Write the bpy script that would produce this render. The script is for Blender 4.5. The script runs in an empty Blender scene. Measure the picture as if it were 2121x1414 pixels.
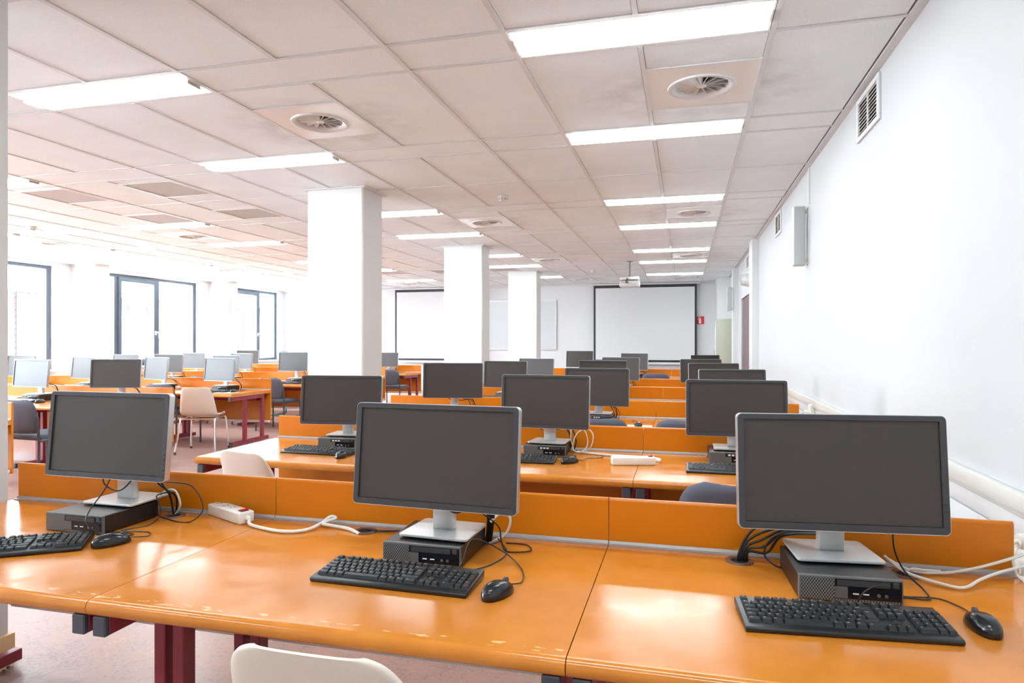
import bpy, bmesh, math, random
from mathutils import Vector, Matrix
random.seed(7)
PI = math.pi
S = bpy.context.scene
C = S.collection

# ------------------------------------------------------------------ camera, world, light, exposure
CAM_H, YAW, FPX = 1.30, 0.2563, 1368.0
cam_data = bpy.data.cameras.new('camera')
cam_data.sensor_width = 36.0
cam_data.lens = FPX / 2121.0 * 36.0
cam_data.clip_start = 0.05
cam = bpy.data.objects.new('camera', cam_data)
cam.location = (0, 0, CAM_H)
cam.rotation_euler = (PI / 2, 0, YAW)
C.objects.link(cam)
S.camera = cam

SKY = 32.0
LAMP = 14.0
world = bpy.data.worlds.new('overcast_sky')
S.world = world
world.use_nodes = True
bg = world.node_tree.nodes['Background']
bg.inputs['Color'].default_value = (0.82, 0.91, 1.0, 1)
bg.inputs['Strength'].default_value = SKY

S.view_settings.view_transform = 'Standard'
S.view_settings.look = 'None'
S.view_settings.exposure = 0.74
S.view_settings.gamma = 1.0
S.view_settings.use_curve_mapping = False
S.cycles.max_bounces = 8
S.cycles.diffuse_bounces = 4
S.cycles.adaptive_threshold = 0.03
S.cycles.glossy_bounces = 4
S.cycles.transparent_max_bounces = 12
S.cycles.sample_clamp_indirect = 8.0
S.cycles.caustics_reflective = False
S.cycles.caustics_refractive = False

# ------------------------------------------------------------------ room measures
ZC = 2.74            # ceiling
XR, XL = 1.0, -11.15  # right wall, window wall
YF, YB = 16.7, -2.6   # far wall, wall behind the viewpoint
PER = 3.79           # structural bay
WINDOWS = [(-1.1, 1.9), (2.65, 5.7), (6.45, 9.555), (10.25, 13.25), (14.05, 16.44)]
WZ0, WZ1 = 0.79, 2.68

for i, (a, b) in enumerate(WINDOWS):     # sampling portals in the window openings
    ld = bpy.data.lights.new('window_portal', 'AREA')
    ld.shape = 'RECTANGLE'
    ld.size = b - a
    ld.size_y = WZ1 - WZ0
    ld.cycles.is_portal = True
    lo = bpy.data.objects.new('window_portal', ld)
    lo.location = (XL - 0.28, (a + b) / 2, (WZ0 + WZ1) / 2)
    lo.rotation_euler = (PI / 2, 0, -PI / 2)
    C.objects.link(lo)

# ------------------------------------------------------------------ materials
MATS = {}
def mat(name, color, rough=0.5, metal=0.0, spec=0.5, emit=None, strength=0.0, bump=0.0, bscale=200.0, var=0.0, vscale=6.0, coat=0.0):
    m = bpy.data.materials.new(name)
    m.use_nodes = True
    nt = m.node_tree
    p = nt.nodes['Principled BSDF']
    p.inputs['Base Color'].default_value = (*color, 1)
    p.inputs['Roughness'].default_value = rough
    p.inputs['Metallic'].default_value = metal
    p.inputs['Specular IOR Level'].default_value = spec
    if coat:
        p.inputs['Coat Weight'].default_value = coat
        p.inputs['Coat Roughness'].default_value = 0.1
    if emit:
        p.inputs['Emission Color'].default_value = (*emit, 1)
        p.inputs['Emission Strength'].default_value = strength
    tc = nt.nodes.new('ShaderNodeTexCoord')
    if var:
        n = nt.nodes.new('ShaderNodeTexNoise')
        n.inputs['Scale'].default_value = vscale
        n.inputs['Detail'].default_value = 4
        nt.links.new(tc.outputs['Object'], n.inputs['Vector'])
        mx = nt.nodes.new('ShaderNodeMix')
        mx.data_type = 'RGBA'
        mx.inputs['A'].default_value = (*[c * (1 - var) for c in color], 1)
        mx.inputs['B'].default_value = (*[min(1, c * (1 + var)) for c in color], 1)
        nt.links.new(n.outputs['Fac'], mx.inputs['Factor'])
        nt.links.new(mx.outputs['Result'], p.inputs['Base Color'])
    if bump:
        n2 = nt.nodes.new('ShaderNodeTexNoise')
        n2.inputs['Scale'].default_value = bscale
        n2.inputs['Detail'].default_value = 3
        nt.links.new(tc.outputs['Object'], n2.inputs['Vector'])
        bp = nt.nodes.new('ShaderNodeBump')
        bp.inputs['Strength'].default_value = bump
        bp.inputs['Distance'].default_value = 0.002
        nt.links.new(n2.outputs['Fac'], bp.inputs['Height'])
        nt.links.new(bp.outputs['Normal'], p.inputs['Normal'])
    MATS[name] = m
    return m

mat('wall_white', (0.57, 0.572, 0.575), 0.7, bump=0.25, bscale=260)
mat('pillar_white', (0.70, 0.695, 0.675), 0.55)
mat('far_wall', (0.72, 0.72, 0.72), 0.7)
mat('white_paint', (0.70, 0.70, 0.69), 0.4)
mat('cream_paint', (0.66, 0.645, 0.59), 0.4)
mat('rail_paint', (0.71, 0.725, 0.73), 0.45)
mat('orange', (0.63, 0.185, 0.005), 0.30, spec=0.35, var=0.05, vscale=3)
mat('orange_edge', (0.60, 0.22, 0.04), 0.25, spec=0.5)
mat('maroon', (0.25, 0.018, 0.036), 0.3)
mat('cap_grey', (0.055, 0.06, 0.075), 0.45)
mat('aluminium', (0.70, 0.68, 0.66), 0.38, metal=0.8)
mat('strip_metal', (0.40, 0.36, 0.34), 0.45, metal=0.35)
mat('bezel_black', (0.040, 0.038, 0.040), 0.42)
mat('shell_black', (0.03, 0.03, 0.032), 0.4)
mat('silver', (0.64, 0.64, 0.63), 0.34, metal=0.55)
mat('rim_silver', (0.62, 0.62, 0.62), 0.28, metal=0.7)
mat('screen_glass', (0.050, 0.040, 0.035), 0.36, spec=0.40)
mat('pc_black', (0.009, 0.0085, 0.0085), 0.34, bump=0.2, bscale=900)
mat('pc_gloss', (0.012, 0.012, 0.014), 0.15)
mat('pc_grey', (0.11, 0.105, 0.10), 0.4)
mat('key_black', (0.014, 0.014, 0.0145), 0.42)
mat('kb_black', (0.012, 0.012, 0.0125), 0.35)
mat('legend_white', (0.75, 0.75, 0.75), 0.5)
mat('mouse_black', (0.010, 0.010, 0.011), 0.22)
mat('cable_black', (0.009, 0.009, 0.009), 0.4)
mat('cable_white', (0.78, 0.75, 0.68), 0.4)
mat('strip_white', (0.80, 0.78, 0.72), 0.35)
mat('red_switch', (0.75, 0.02, 0.02), 0.25)
mat('socket_dark', (0.30, 0.29, 0.27), 0.5)
mat('grommet_brown', (0.16, 0.075, 0.045), 0.45)
mat('hole_black', (0.01, 0.01, 0.01), 0.8)
mat('beige_plastic', (0.70, 0.60, 0.51), 0.42, bump=0.1, bscale=600)
mat('chrome', (0.82, 0.82, 0.82), 0.12, metal=1.0)
mat('fabric_blue', (0.105, 0.11, 0.14), 0.85, spec=0.25, bump=0.6, bscale=900, var=0.12, vscale=300)
mat('chair_metal', (0.055, 0.058, 0.065), 0.35)
mat('chair_shell', (0.045, 0.047, 0.055), 0.5)
mat('lamp', (0.9, 0.9, 0.88), 0.5, emit=(0.81, 0.935, 1.0), strength=LAMP)
mat('lamp_frame', (0.85, 0.84, 0.82), 0.4)
mat('lamp_seam', (0.40, 0.37, 0.30), 0.6)
mat('diffuser_paint', (0.86, 0.86, 0.84), 0.22)
mat('diffuser_blade', (0.80, 0.79, 0.77), 0.4)
mat('duct_dark', (0.10, 0.085, 0.075), 0.7)
mat('grille_grey', (0.50, 0.48, 0.47), 0.7, bump=0.3, bscale=400)
mat('vent_dark', (0.05, 0.04, 0.035), 0.8)
mat('screen_fabric', (0.70, 0.70, 0.695), 0.75)
mat('screen_border', (0.022, 0.019, 0.022), 0.55)
mat('whiteboard', (0.60, 0.61, 0.615), 0.22, var=0.03, vscale=2)
mat('sign_red', (0.62, 0.015, 0.025), 0.4)
mat('sign_white', (0.85, 0.85, 0.85), 0.4)
mat('locker', (0.46, 0.45, 0.35), 0.4)
mat('locker_door', (0.66, 0.68, 0.68), 0.4)
mat('door_brown', (0.155, 0.098, 0.105), 0.5)
mat('door_frame', (0.55, 0.53, 0.52), 0.4)
mat('speaker_cloth', (0.46, 0.48, 0.47), 0.7, bump=0.4, bscale=1200)
mat('frame_blue', (0.075, 0.088, 0.108), 0.4)
mat('sill', (0.80, 0.80, 0.79), 0.4)
mat('projector_white', (0.60, 0.59, 0.58), 0.35)
mat('pole_grey', (0.22, 0.21, 0.20), 0.4)
mat('beech', (0.70, 0.46, 0.24), 0.4, var=0.1, vscale=12)
mat('blue_trim', (0.20, 0.28, 0.62), 0.4)
mat('blue_port', (0.05, 0.10, 0.5), 0.4)
mat('lens_clear', (0.62, 0.62, 0.58), 0.12)
mat('paper_green', (0.66, 0.80, 0.70), 0.7)
mat('render_white', (0.80, 0.80, 0.80), 0.8)
mat('far_frame', (0.022, 0.027, 0.034), 0.5)
mat('teal_tube', (0.01, 0.20, 0.16), 0.3)

def glass_mat():
    m = bpy.data.materials.new('window_glass')
    m.use_nodes = True
    nt = m.node_tree
    nt.nodes.clear()
    o = nt.nodes.new('ShaderNodeOutputMaterial')
    t = nt.nodes.new('ShaderNodeBsdfTransparent')
    t.inputs['Color'].default_value = (0.93, 0.96, 0.97, 1)
    g = nt.nodes.new('ShaderNodeBsdfGlossy')
    g.inputs['Roughness'].default_value = 0.03
    lw = nt.nodes.new('ShaderNodeLayerWeight')
    lw.inputs['Blend'].default_value = 0.5
    pw = nt.nodes.new('ShaderNodeMath')
    pw.operation = 'POWER'
    nt.links.new(lw.outputs['Facing'], pw.inputs[0])
    pw.inputs[1].default_value = 4.0
    f = nt.nodes.new('ShaderNodeMath')
    f.operation = 'MULTIPLY_ADD'
    nt.links.new(pw.outputs[0], f.inputs[0])
    f.inputs[1].default_value = 0.4
    f.inputs[2].default_value = 0.03
    mx = nt.nodes.new('ShaderNodeMixShader')
    nt.links.new(f.outputs[0], mx.inputs[0])
    nt.links.new(t.outputs[0], mx.inputs[1])
    nt.links.new(g.outputs[0], mx.inputs[2])
    nt.links.new(mx.outputs[0], o.inputs[0])
    MATS['window_glass'] = m
glass_mat()

def floor_mat():
    m = bpy.data.materials.new('linoleum')
    m.use_nodes = True
    nt = m.node_tree
    p = nt.nodes['Principled BSDF']
    p.inputs['Roughness'].default_value = 0.33
    g = nt.nodes.new('ShaderNodeNewGeometry')
    n0 = nt.nodes.new('ShaderNodeTexNoise')
    n0.inputs['Scale'].default_value = 5.0
    n0.inputs['Detail'].default_value = 6
    n0.inputs['Distortion'].default_value = 1.4
    nt.links.new(g.outputs['Position'], n0.inputs['Vector'])
    n1 = nt.nodes.new('ShaderNodeTexNoise')
    n1.inputs['Scale'].default_value = 26.0
    n1.inputs['Detail'].default_value = 6
    n1.inputs['Distortion'].default_value = 2.2
    nt.links.new(g.outputs['Position'], n1.inputs['Vector'])
    r = nt.nodes.new('ShaderNodeValToRGB')
    e = r.color_ramp.elements
    e[0].position, e[0].color = 0.30, (0.30, 0.19, 0.165, 1)
    e[1].position, e[1].color = 0.72, (0.54, 0.40, 0.36, 1)
    x = r.color_ramp.elements.new(0.50)
    x.color = (0.43, 0.29, 0.25, 1)
    x = r.color_ramp.elements.new(0.58)
    x.color = (0.46, 0.26, 0.205, 1)
    mx = nt.nodes.new('ShaderNodeMath')
    mx.operation = 'MULTIPLY_ADD'
    nt.links.new(n0.outputs['Fac'], mx.inputs[0])
    mx.inputs[1].default_value = 0.35
    md = nt.nodes.new('ShaderNodeMath')
    md.operation = 'MULTIPLY'
    nt.links.new(n1.outputs['Fac'], md.inputs[0])
    md.inputs[1].default_value = 0.65
    nt.links.new(md.outputs[0], mx.inputs[2])
    nt.links.new(mx.outputs[0], r.inputs[0])
    nt.links.new(r.outputs[0], p.inputs['Base Color'])
    MATS['linoleum'] = m
floor_mat()

def tile_mat():
    m = bpy.data.materials.new('ceiling_tile')
    m.use_nodes = True
    nt = m.node_tree
    p = nt.nodes['Principled BSDF']
    p.inputs['Roughness'].default_value = 0.85
    p.inputs['Specular IOR Level'].default_value = 0.2
    g = nt.nodes.new('ShaderNodeNewGeometry')
    n = nt.nodes.new('ShaderNodeTexNoise')
    n.inputs['Scale'].default_value = 90
    n.inputs['Detail'].default_value = 5
    nt.links.new(g.outputs['Position'], n.inputs['Vector'])
    n2 = nt.nodes.new('ShaderNodeTexNoise')
    n2.inputs['Scale'].default_value = 2.2
    n2.inputs['Detail'].default_value = 3
    nt.links.new(g.outputs['Position'], n2.inputs['Vector'])
    ad = nt.nodes.new('ShaderNodeMath')
    ad.operation = 'MULTIPLY_ADD'
    nt.links.new(n.outputs['Fac'], ad.inputs[0])
    ad.inputs[1].default_value = 0.5
    hf = nt.nodes.new('ShaderNodeMath')
    hf.operation = 'MULTIPLY'
    nt.links.new(n2.outputs['Fac'], hf.inputs[0])
    hf.inputs[1].default_value = 0.5
    nt.links.new(hf.outputs[0], ad.inputs[2])
    r = nt.nodes.new('ShaderNodeValToRGB')
    e = r.color_ramp.elements
    e[0].position, e[0].color = 0.33, (0.80, 0.858, 0.885, 1)
    e[1].position, e[1].color = 0.66, (0.88, 0.940, 0.965, 1)
    nt.links.new(ad.outputs[0], r.inputs[0])
    # soot drawn out of the air diffusers: dirt patches around each outlet
    sep = nt.nodes.new('ShaderNodeSeparateXYZ')
    nt.links.new(g.outputs['Position'], sep.inputs[0])
    def math_n(op, a, b=None, c=None):
        q = nt.nodes.new('ShaderNodeMath')
        q.operation = op
        for i, v in enumerate((a, b, c)):
            if v is None:
                continue
            if isinstance(v, (int, float)):
                q.inputs[i].default_value = v
            else:
                nt.links.new(v, q.inputs[i])
        return q.outputs[0]
    yy = math_n('SUBTRACT', math_n('FLOORED_MODULO', math_n('ADD', sep.outputs[1], PER / 2 - 3.95), PER), PER / 2)
    dirt = None
    for xc in (0.09, -2.33):
        dx = math_n('SUBTRACT', sep.outputs[0], xc)
        d2 = math_n('ADD', math_n('MULTIPLY', dx, dx), math_n('MULTIPLY', yy, math_n('MULTIPLY', yy, 1.6)))
        q = math_n('MAXIMUM', math_n('SUBTRACT', 1.0, math_n('MULTIPLY', d2, 1.9)), 0.0)
        dirt = q if dirt is None else math_n('MAXIMUM', dirt, q)
    n3 = nt.nodes.new('ShaderNodeTexNoise')
    n3.inputs['Scale'].default_value = 7
    n3.inputs['Detail'].default_value = 6
    nt.links.new(g.outputs['Position'], n3.inputs['Vector'])
    dirt = math_n('MULTIPLY', dirt, math_n('MAXIMUM', math_n('MULTIPLY_ADD', n3.outputs['Fac'], 2.4, -0.75), 0.0))
    mx = nt.nodes.new('ShaderNodeMix')
    mx.data_type = 'RGBA'
    nt.links.new(math_n('MINIMUM', math_n('MULTIPLY', dirt, 0.5), 0.45), mx.inputs['Factor'])
    nt.links.new(r.outputs[0], mx.inputs['A'])
    mx.inputs['B'].default_value = (0.40, 0.35, 0.33, 1)
    nt.links.new(mx.outputs['Result'], p.inputs['Base Color'])
    MATS['ceiling_tile'] = m
tile_mat()

def tabletop_mat(name, worn):
    m = bpy.data.materials.new(name)
    m.use_nodes = True
    nt = m.node_tree
    p = nt.nodes['Principled BSDF']
    tc = nt.nodes.new('ShaderNodeTexCoord')
    n = nt.nodes.new('ShaderNodeTexNoise')
    n.inputs['Scale'].default_value = 9
    n.inputs['Detail'].default_value = 5
    nt.links.new(tc.outputs['Object'], n.inputs['Vector'])
    r = nt.nodes.new('ShaderNodeValToRGB')
    e = r.color_ramp.elements
    e[0].position, e[0].color = 0.3, (0.56, 0.185, 0.018, 1)
    e[1].position, e[1].color = 0.7, (0.63, 0.215, 0.026, 1)
    nt.links.new(n.outputs['Fac'], r.inputs[0])
    rr = nt.nodes.new('ShaderNodeMapRange')
    nt.links.new(n.outputs['Fac'], rr.inputs['Value'])
    rr.inputs['From Min'].default_value = 0.3
    rr.inputs['From Max'].default_value = 0.7
    rr.inputs['To Min'].default_value = 0.13
    rr.inputs['To Max'].default_value = 0.23
    nt.links.new(rr.outputs[0], p.inputs['Roughness'])
    col = r.outputs[0]
    if worn:   # lacquer chipped off along the front edge
        sep = nt.nodes.new('ShaderNodeSeparateXYZ')
        nt.links.new(tc.outputs['Object'], sep.inputs[0])
        n2 = nt.nodes.new('ShaderNodeTexNoise')
        n2.inputs['Scale'].default_value = 26
        n2.inputs['Detail'].default_value = 7
        mp = nt.nodes.new('ShaderNodeMapping')
        mp.inputs['Scale'].default_value = (0.8, 3.2, 1)
        nt.links.new(tc.outputs['Object'], mp.inputs[0])
        nt.links.new(mp.outputs[0], n2.inputs['Vector'])
        mr = nt.nodes.new('ShaderNodeMapRange')
        of = nt.nodes.new('ShaderNodeMath')
        of.operation = 'SUBTRACT'
        nt.links.new(sep.outputs[1], of.inputs[0])
        of.inputs[1].default_value = 0.036
        ab = nt.nodes.new('ShaderNodeMath')
        ab.operation = 'ABSOLUTE'
        nt.links.new(of.outputs[0], ab.inputs[0])
        nt.links.new(ab.outputs[0], mr.inputs['Value'])
        mr.inputs['From Min'].default_value = 0.010
        mr.inputs['From Max'].default_value = 0.042
        mr.inputs['To Min'].default_value = 0.0
        mr.inputs['To Max'].default_value = 0.45
        mr.clamp = True
        sb = nt.nodes.new('ShaderNodeMath')
        sb.operation = 'SUBTRACT'
        nt.links.new(n2.outputs['Fac'], sb.inputs[0])
        nt.links.new(mr.outputs[0], sb.inputs[1])
        gt = nt.nodes.new('ShaderNodeMapRange')
        nt.links.new(sb.outputs[0], gt.inputs['Value'])
        gt.inputs['From Min'].default_value = 0.60
        gt.inputs['From Max'].default_value = 0.61
        mx = nt.nodes.new('ShaderNodeMix')
        mx.data_type = 'RGBA'
        nt.links.new(gt.outputs[0], mx.inputs['Factor'])
        nt.links.new(col, mx.inputs['A'])
        mx.inputs['B'].default_value = (0.74, 0.45, 0.19, 1)
        col = mx.outputs['Result']
    nt.links.new(col, p.inputs['Base Color'])
    MATS[name] = m
tabletop_mat('tabletop_orange', False)
tabletop_mat('tabletop_worn', True)

def brick_mat():
    m = bpy.data.materials.new('brickwork')
    m.use_nodes = True
    nt = m.node_tree
    p = nt.nodes['Principled BSDF']
    p.inputs['Roughness'].default_value = 0.9
    g = nt.nodes.new('ShaderNodeNewGeometry')
    sp = nt.nodes.new('ShaderNodeSeparateXYZ')
    nt.links.new(g.outputs['Position'], sp.inputs[0])
    mp = nt.nodes.new('ShaderNodeCombineXYZ')
    nt.links.new(sp.outputs[1], mp.inputs[0])
    nt.links.new(sp.outputs[2], mp.inputs[1])
    b = nt.nodes.new('ShaderNodeTexBrick')
    b.inputs['Color1'].default_value = (0.11, 0.027, 0.020, 1)
    b.inputs['Color2'].default_value = (0.095, 0.023, 0.017, 1)
    b.inputs['Mortar'].default_value = (0.15, 0.09, 0.08, 1)
    b.inputs['Scale'].default_value = 3.0
    b.inputs['Mortar Size'].default_value = 0.02
    nt.links.new(mp.outputs[0], b.inputs['Vector'])
    nt.links.new(b.outputs['Color'], p.inputs['Base Color'])
    MATS['brickwork'] = m
brick_mat()

def perf_mat():
    m = bpy.data.materials.new('perforated_grey')
    m.use_nodes = True
    nt = m.node_tree
    p = nt.nodes['Principled BSDF']
    p.inputs['Roughness'].default_value = 0.4
    tc = nt.nodes.new('ShaderNodeTexCoord')
    mp = nt.nodes.new('ShaderNodeMapping')
    mp.inputs['Scale'].default_value = (300, 300, 210)
    nt.links.new(tc.outputs['Object'], mp.inputs[0])
    v = nt.nodes.new('ShaderNodeTexChecker')
    v.inputs['Scale'].default_value = 1.0
    v.inputs['Color1'].default_value = (0.012, 0.012, 0.012, 1)
    v.inputs['Color2'].default_value = (0.20, 0.195, 0.19, 1)
    nt.links.new(mp.outputs[0], v.inputs['Vector'])
    nt.links.new(v.outputs['Color'], p.inputs['Base Color'])
    MATS['perforated_grey'] = m
perf_mat()

# ------------------------------------------------------------------ mesh helpers
class MB:
    def __init__(s):
        s.v, s.f = [], []
    def add(s, vs, fs):
        o = len(s.v)
        s.v += [tuple(v) for v in vs]
        s.f += [tuple(i + o for i in f) for f in fs]
        return s
    def box(s, x0, x1, y0, y1, z0, z1):
        vs = [(x0, y0, z0), (x1, y0, z0), (x1, y1, z0), (x0, y1, z0), (x0, y0, z1), (x1, y0, z1), (x1, y1, z1), (x0, y1, z1)]
        return s.add(vs, [(0, 3, 2, 1), (4, 5, 6, 7), (0, 1, 5, 4), (1, 2, 6, 5), (2, 3, 7, 6), (3, 0, 4, 7)])
    def quad(s, a, b, c, d):
        return s.add([a, b, c, d], [(0, 1, 2, 3)])
    def cyl(s, p0, p1, r0, r1=None, n=12, caps=True):
        r1 = r0 if r1 is None else r1
        p0, p1 = Vector(p0), Vector(p1)
        d = (p1 - p0).normalized()
        a = d.orthogonal().normalized()
        b = d.cross(a)
        vs = []
        for p, r in ((p0, r0), (p1, r1)):
            for i in range(n):
                t = 2 * PI * i / n
                vs.append(p + (a * math.cos(t) + b * math.sin(t)) * r)
        fs = [(i, (i + 1) % n, n + (i + 1) % n, n + i) for i in range(n)]
        if caps:
            fs += [tuple(range(n - 1, -1, -1)), tuple(range(n, 2 * n))]
        return s.add(vs, fs)
    def tube(s, pts, r, n=8, caps=True):
        pts = [Vector(p) for p in pts]
        m = len(pts)
        vs = []
        up = None
        for i, p in enumerate(pts):
            t = (pts[min(i + 1, m - 1)] - pts[max(i - 1, 0)])
            t = t.normalized() if t.length > 1e-9 else Vector((0, 0, 1))
            if up is None:
                up = t.orthogonal().normalized()
            up = (up - t * up.dot(t))
            up = up.normalized() if up.length > 1e-6 else t.orthogonal().normalized()
            b = t.cross(up)
            for k in range(n):
                a = 2 * PI * k / n
                vs.append(p + (up * math.cos(a) + b * math.sin(a)) * r)
        fs = []
        for i in range(m - 1):
            for k in range(n):
                k2 = (k + 1) % n
                fs.append((i * n + k, i * n + k2, (i + 1) * n + k2, (i + 1) * n + k))
        if caps:
            fs += [tuple(range(n - 1, -1, -1)), tuple(range((m - 1) * n, m * n))]
        return s.add(vs, fs)
    def prism(s, poly, axis, a, b):
        """poly: list of 2D points; axis 'x','y','z' extrude a..b"""
        def P(u, v, w):
            return {'x': (w, u, v), 'y': (u, w, v), 'z': (u, v, w)}[axis]
        n = len(poly)
        vs = [P(u, v, a) for u, v in poly] + [P(u, v, b) for u, v in poly]
        fs = [(i, (i + 1) % n, n + (i + 1) % n, n + i) for i in range(n)] + [tuple(range(n - 1, -1, -1)), tuple(range(n, 2 * n))]
        return s.add(vs, fs)
    def lathe(s, prof, n=24, c=(0, 0, 0)):
        vs = []
        for r, z in prof:
            for i in range(n):
                t = 2 * PI * i / n
                vs.append((c[0] + r * math.cos(t), c[1] + r * math.sin(t), c[2] + z))
        fs = []
        for j in range(len(prof) - 1):
            for i in range(n):
                i2 = (i + 1) % n
                fs.append((j * n + i, j * n + i2, (j + 1) * n + i2, (j + 1) * n + i))
        return s.add(vs, fs)
    def xf(s, M):
        s.v = [tuple(M @ Vector(v)) for v in s.v]
        return s
    def mesh(s, name, smooth=False, bevel=0.0, seg=2, angle=35):
        me = bpy.data.meshes.new(name)
        me.from_pydata(s.v, [], s.f)
        bm = bmesh.new()
        bm.from_mesh(me)
        bmesh.ops.recalc_face_normals(bm, faces=bm.faces)
        if bevel:
            ed = [e for e in bm.edges if len(e.link_faces) == 2 and e.calc_face_angle(0) > math.radians(25)]
            bmesh.ops.bevel(bm, geom=ed, offset=bevel, segments=seg, profile=0.5, affect='EDGES', clamp_overlap=True)
        bm.to_mesh(me)
        bm.free()
        if smooth or bevel:
            for p in me.polygons:
                p.use_smooth = True
            try:
                me.set_sharp_from_angle(angle=math.radians(angle))
            except Exception:
                pass
        return me

def obj(name, me, m=None, parent=None, loc=(0, 0, 0), rot=(0, 0, 0)):
    o = bpy.data.objects.new(name, me)
    if m is not None and me is not None and len(me.materials) == 0:
        me.materials.append(MATS[m])
    C.objects.link(o)
    o.location = loc
    o.rotation_euler = rot
    if parent is not None:
        o.parent = parent
    return o
def thing(name, label, cat, loc=(0, 0, 0), rz=0.0, group=None):
    o = bpy.data.objects.new(name, None)
    o.empty_display_size = 0.1
    C.objects.link(o)
    o.location = loc
    o.rotation_euler = (0, 0, rz)
    tag(o, label, cat, group)
    return o
def tag(o, label, cat, group=None):
    o['label'] = label
    o['category'] = cat
    if group:
        o['group'] = group
    return o
def struct(name, me, m, label=None):
    o = obj(name, me, m)
    o['kind'] = 'structure'
    if label:
        o['label'] = label
    return o
def box_mesh(name, *a, **k):
    return MB().box(*a).mesh(name, **k)
def copy_tree(o, parent=None):
    c = o.copy()
    C.objects.link(c)
    c.parent = parent
    for ch in o.children:
        copy_tree(ch, c)
    return c
def spline(pts, n=8):
    P = [Vector(p) for p in pts]
    out = []
    for i in range(len(P) - 1):
        p0 = P[max(i - 1, 0)]; p1 = P[i]; p2 = P[i + 1]; p3 = P[min(i + 2, len(P) - 1)]
        for k in range(n):
            t = k / n
            out.append(0.5 * ((2 * p1) + (-p0 + p2) * t + (2 * p0 - 5 * p1 + 4 * p2 - p3) * t * t + (-p0 + 3 * p1 - 3 * p2 + p3) * t ** 3))
    out.append(P[-1])
    return out
def rrect(w, h, r, n=5, cx=0.0, cy=0.0):
    pts = []
    for sx, sy, a0 in ((1, 1, 0), (-1, 1, 90), (-1, -1, 180), (1, -1, 270)):
        for i in range(n + 1):
            a = math.radians(a0 + 90 * i / n)
            pts.append((cx + sx * (w / 2 - r) + r * math.cos(a), cy + sy * (h / 2 - r) + r * math.sin(a)))
    return pts
def project(x, y, z):
    c, s = math.cos(YAW), math.sin(YAW)
    xc, zc = x * c + y * s, -x * s + y * c
    if zc < 0.05:
        return None
    return (1060.5 + FPX * xc / zc, 707 - FPX * (z - CAM_H) / zc, zc)

# ------------------------------------------------------------------ shell: floor, walls
struct('floor', box_mesh('floor', XL - 0.3, XR + 0.15, YB - 0.1, YF + 0.15, -0.06, 0.0), 'linoleum', 'mottled pink red linoleum floor')
struct('wall_right', box_mesh('wall_right', XR, XR + 0.15, YB, YF, 0.0, 3.0), 'wall_white', 'long white wall on the right')
struct('wall_back', box_mesh('wall_back', XL, XR, YF, YF + 0.15, 0.0, 3.0), 'far_wall', 'pale far wall behind the projection screens')
struct('wall_front', box_mesh('wall_front', XL, XR, YB - 0.15, YB, 0.0, 3.0), 'wall_white', 'white wall behind the viewpoint')
w = MB()
ys = [YB] + [y for ab in WINDOWS for y in ab] + [YF]
for i in range(0, len(ys), 2):
    w.box(XL - 0.30, XL, ys[i], ys[i + 1], 0, 3.0)
for a, b in WINDOWS:
    w.box(XL - 0.30, XL, a, b, 0, WZ0)
    w.box(XL - 0.30, XL, a, b, WZ1, 3.0)
struct('wall_left', w.mesh('wall_left'), 'white_paint', 'white window wall on the left')

# pilasters on the right wall
for i, y in enumerate((9.82, 13.61)):
    struct('trim_%d' % (i + 1), box_mesh('pilaster', 0.91, XR, y, y + 0.45, 0, ZC + 0.02), 'white_paint', 'shallow white pilaster on the right wall')
struct('trim_3', box_mesh('corner_duct', 0.70, XR, 15.62, YF, 0, ZC + 0.02), 'white_paint', 'boxed white duct in the far right corner')
# dado: rail and boards on the right wall
struct('trim_4', MB().box(0.968, XR, YB, 9.82, 0.785, 0.842).mesh('dado_rail', bevel=0.006), 'cream_paint', 'cream chair rail along the right wall')
struct('trim_5', MB().box(0.982, XR, YB, 9.82, 0.77, 0.785).mesh('dado_lip'), 'white_paint', 'thin lip below the chair rail')
da = obj('dado_panelling', box_mesh('dado_back', 0.994, XR, YB, 9.82, 0.0, 0.772), 'white_paint')
da.name = 'trim_6'; da['kind'] = 'structure'; da['label'] = 'white board panelling below the chair rail'
for z0, z1 in ((0.705, 0.768), (0.36, 0.700), (0.10, 0.355), (0.0, 0.095)):
    obj('board', MB().box(0.984, 0.995, YB, 9.82, z0, z1).mesh('board', bevel=0.003), 'white_paint', da)
# far wall recess strip (ceiling cove of the screens)
struct('trim_7', box_mesh('far_cove', XL, 0.70, YF - 0.10, YF, 2.715, ZC + 0.01), 'white_paint', 'white screen cove strip at the far ceiling edge')

# ------------------------------------------------------------------ ceiling
ceil = struct('ceiling', box_mesh('ceiling_slab', XL - 0.3, XR + 0.15, YB - 0.1, YF + 0.15, 2.84, 3.0), 'duct_dark', 'suspended ceiling of pale tiles in a metal grid')
XB = [0.96, 0.394, -0.213, -0.82, -1.425, -2.03, -2.63] + [-2.63 - 0.605 * i for i in range(1, 15)]   # 0..20
LIGHT_COLS = [(1, 3), (6, 8), (11, 13), (16, 18)]
STRIP_COLS = [(4, 6), (9, 11), (14, 16)]
DIFF_COLS = [1, 5, 12, 16]     # column index i: between XB[i] and XB[i+1]
Y0 = 2.965
TZ = ZC + 0.006
tiles = []         # (x0,x1,y0,y1)
plates = []        # diffuser plates
grilles = []
lights = []
cross = []
mids = {2, 7, 12, 17, 5, 10, 15}
mid_segs = []
GR = {(0, 11): 0.11, (0, 9): 0.11, (0, 111): 0, (2, 11): 0.11, (2, 9): 0.11, (2, 7): 0.11}
GR2 = {(0, 11), (0, 9), (2, 9)}
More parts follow.
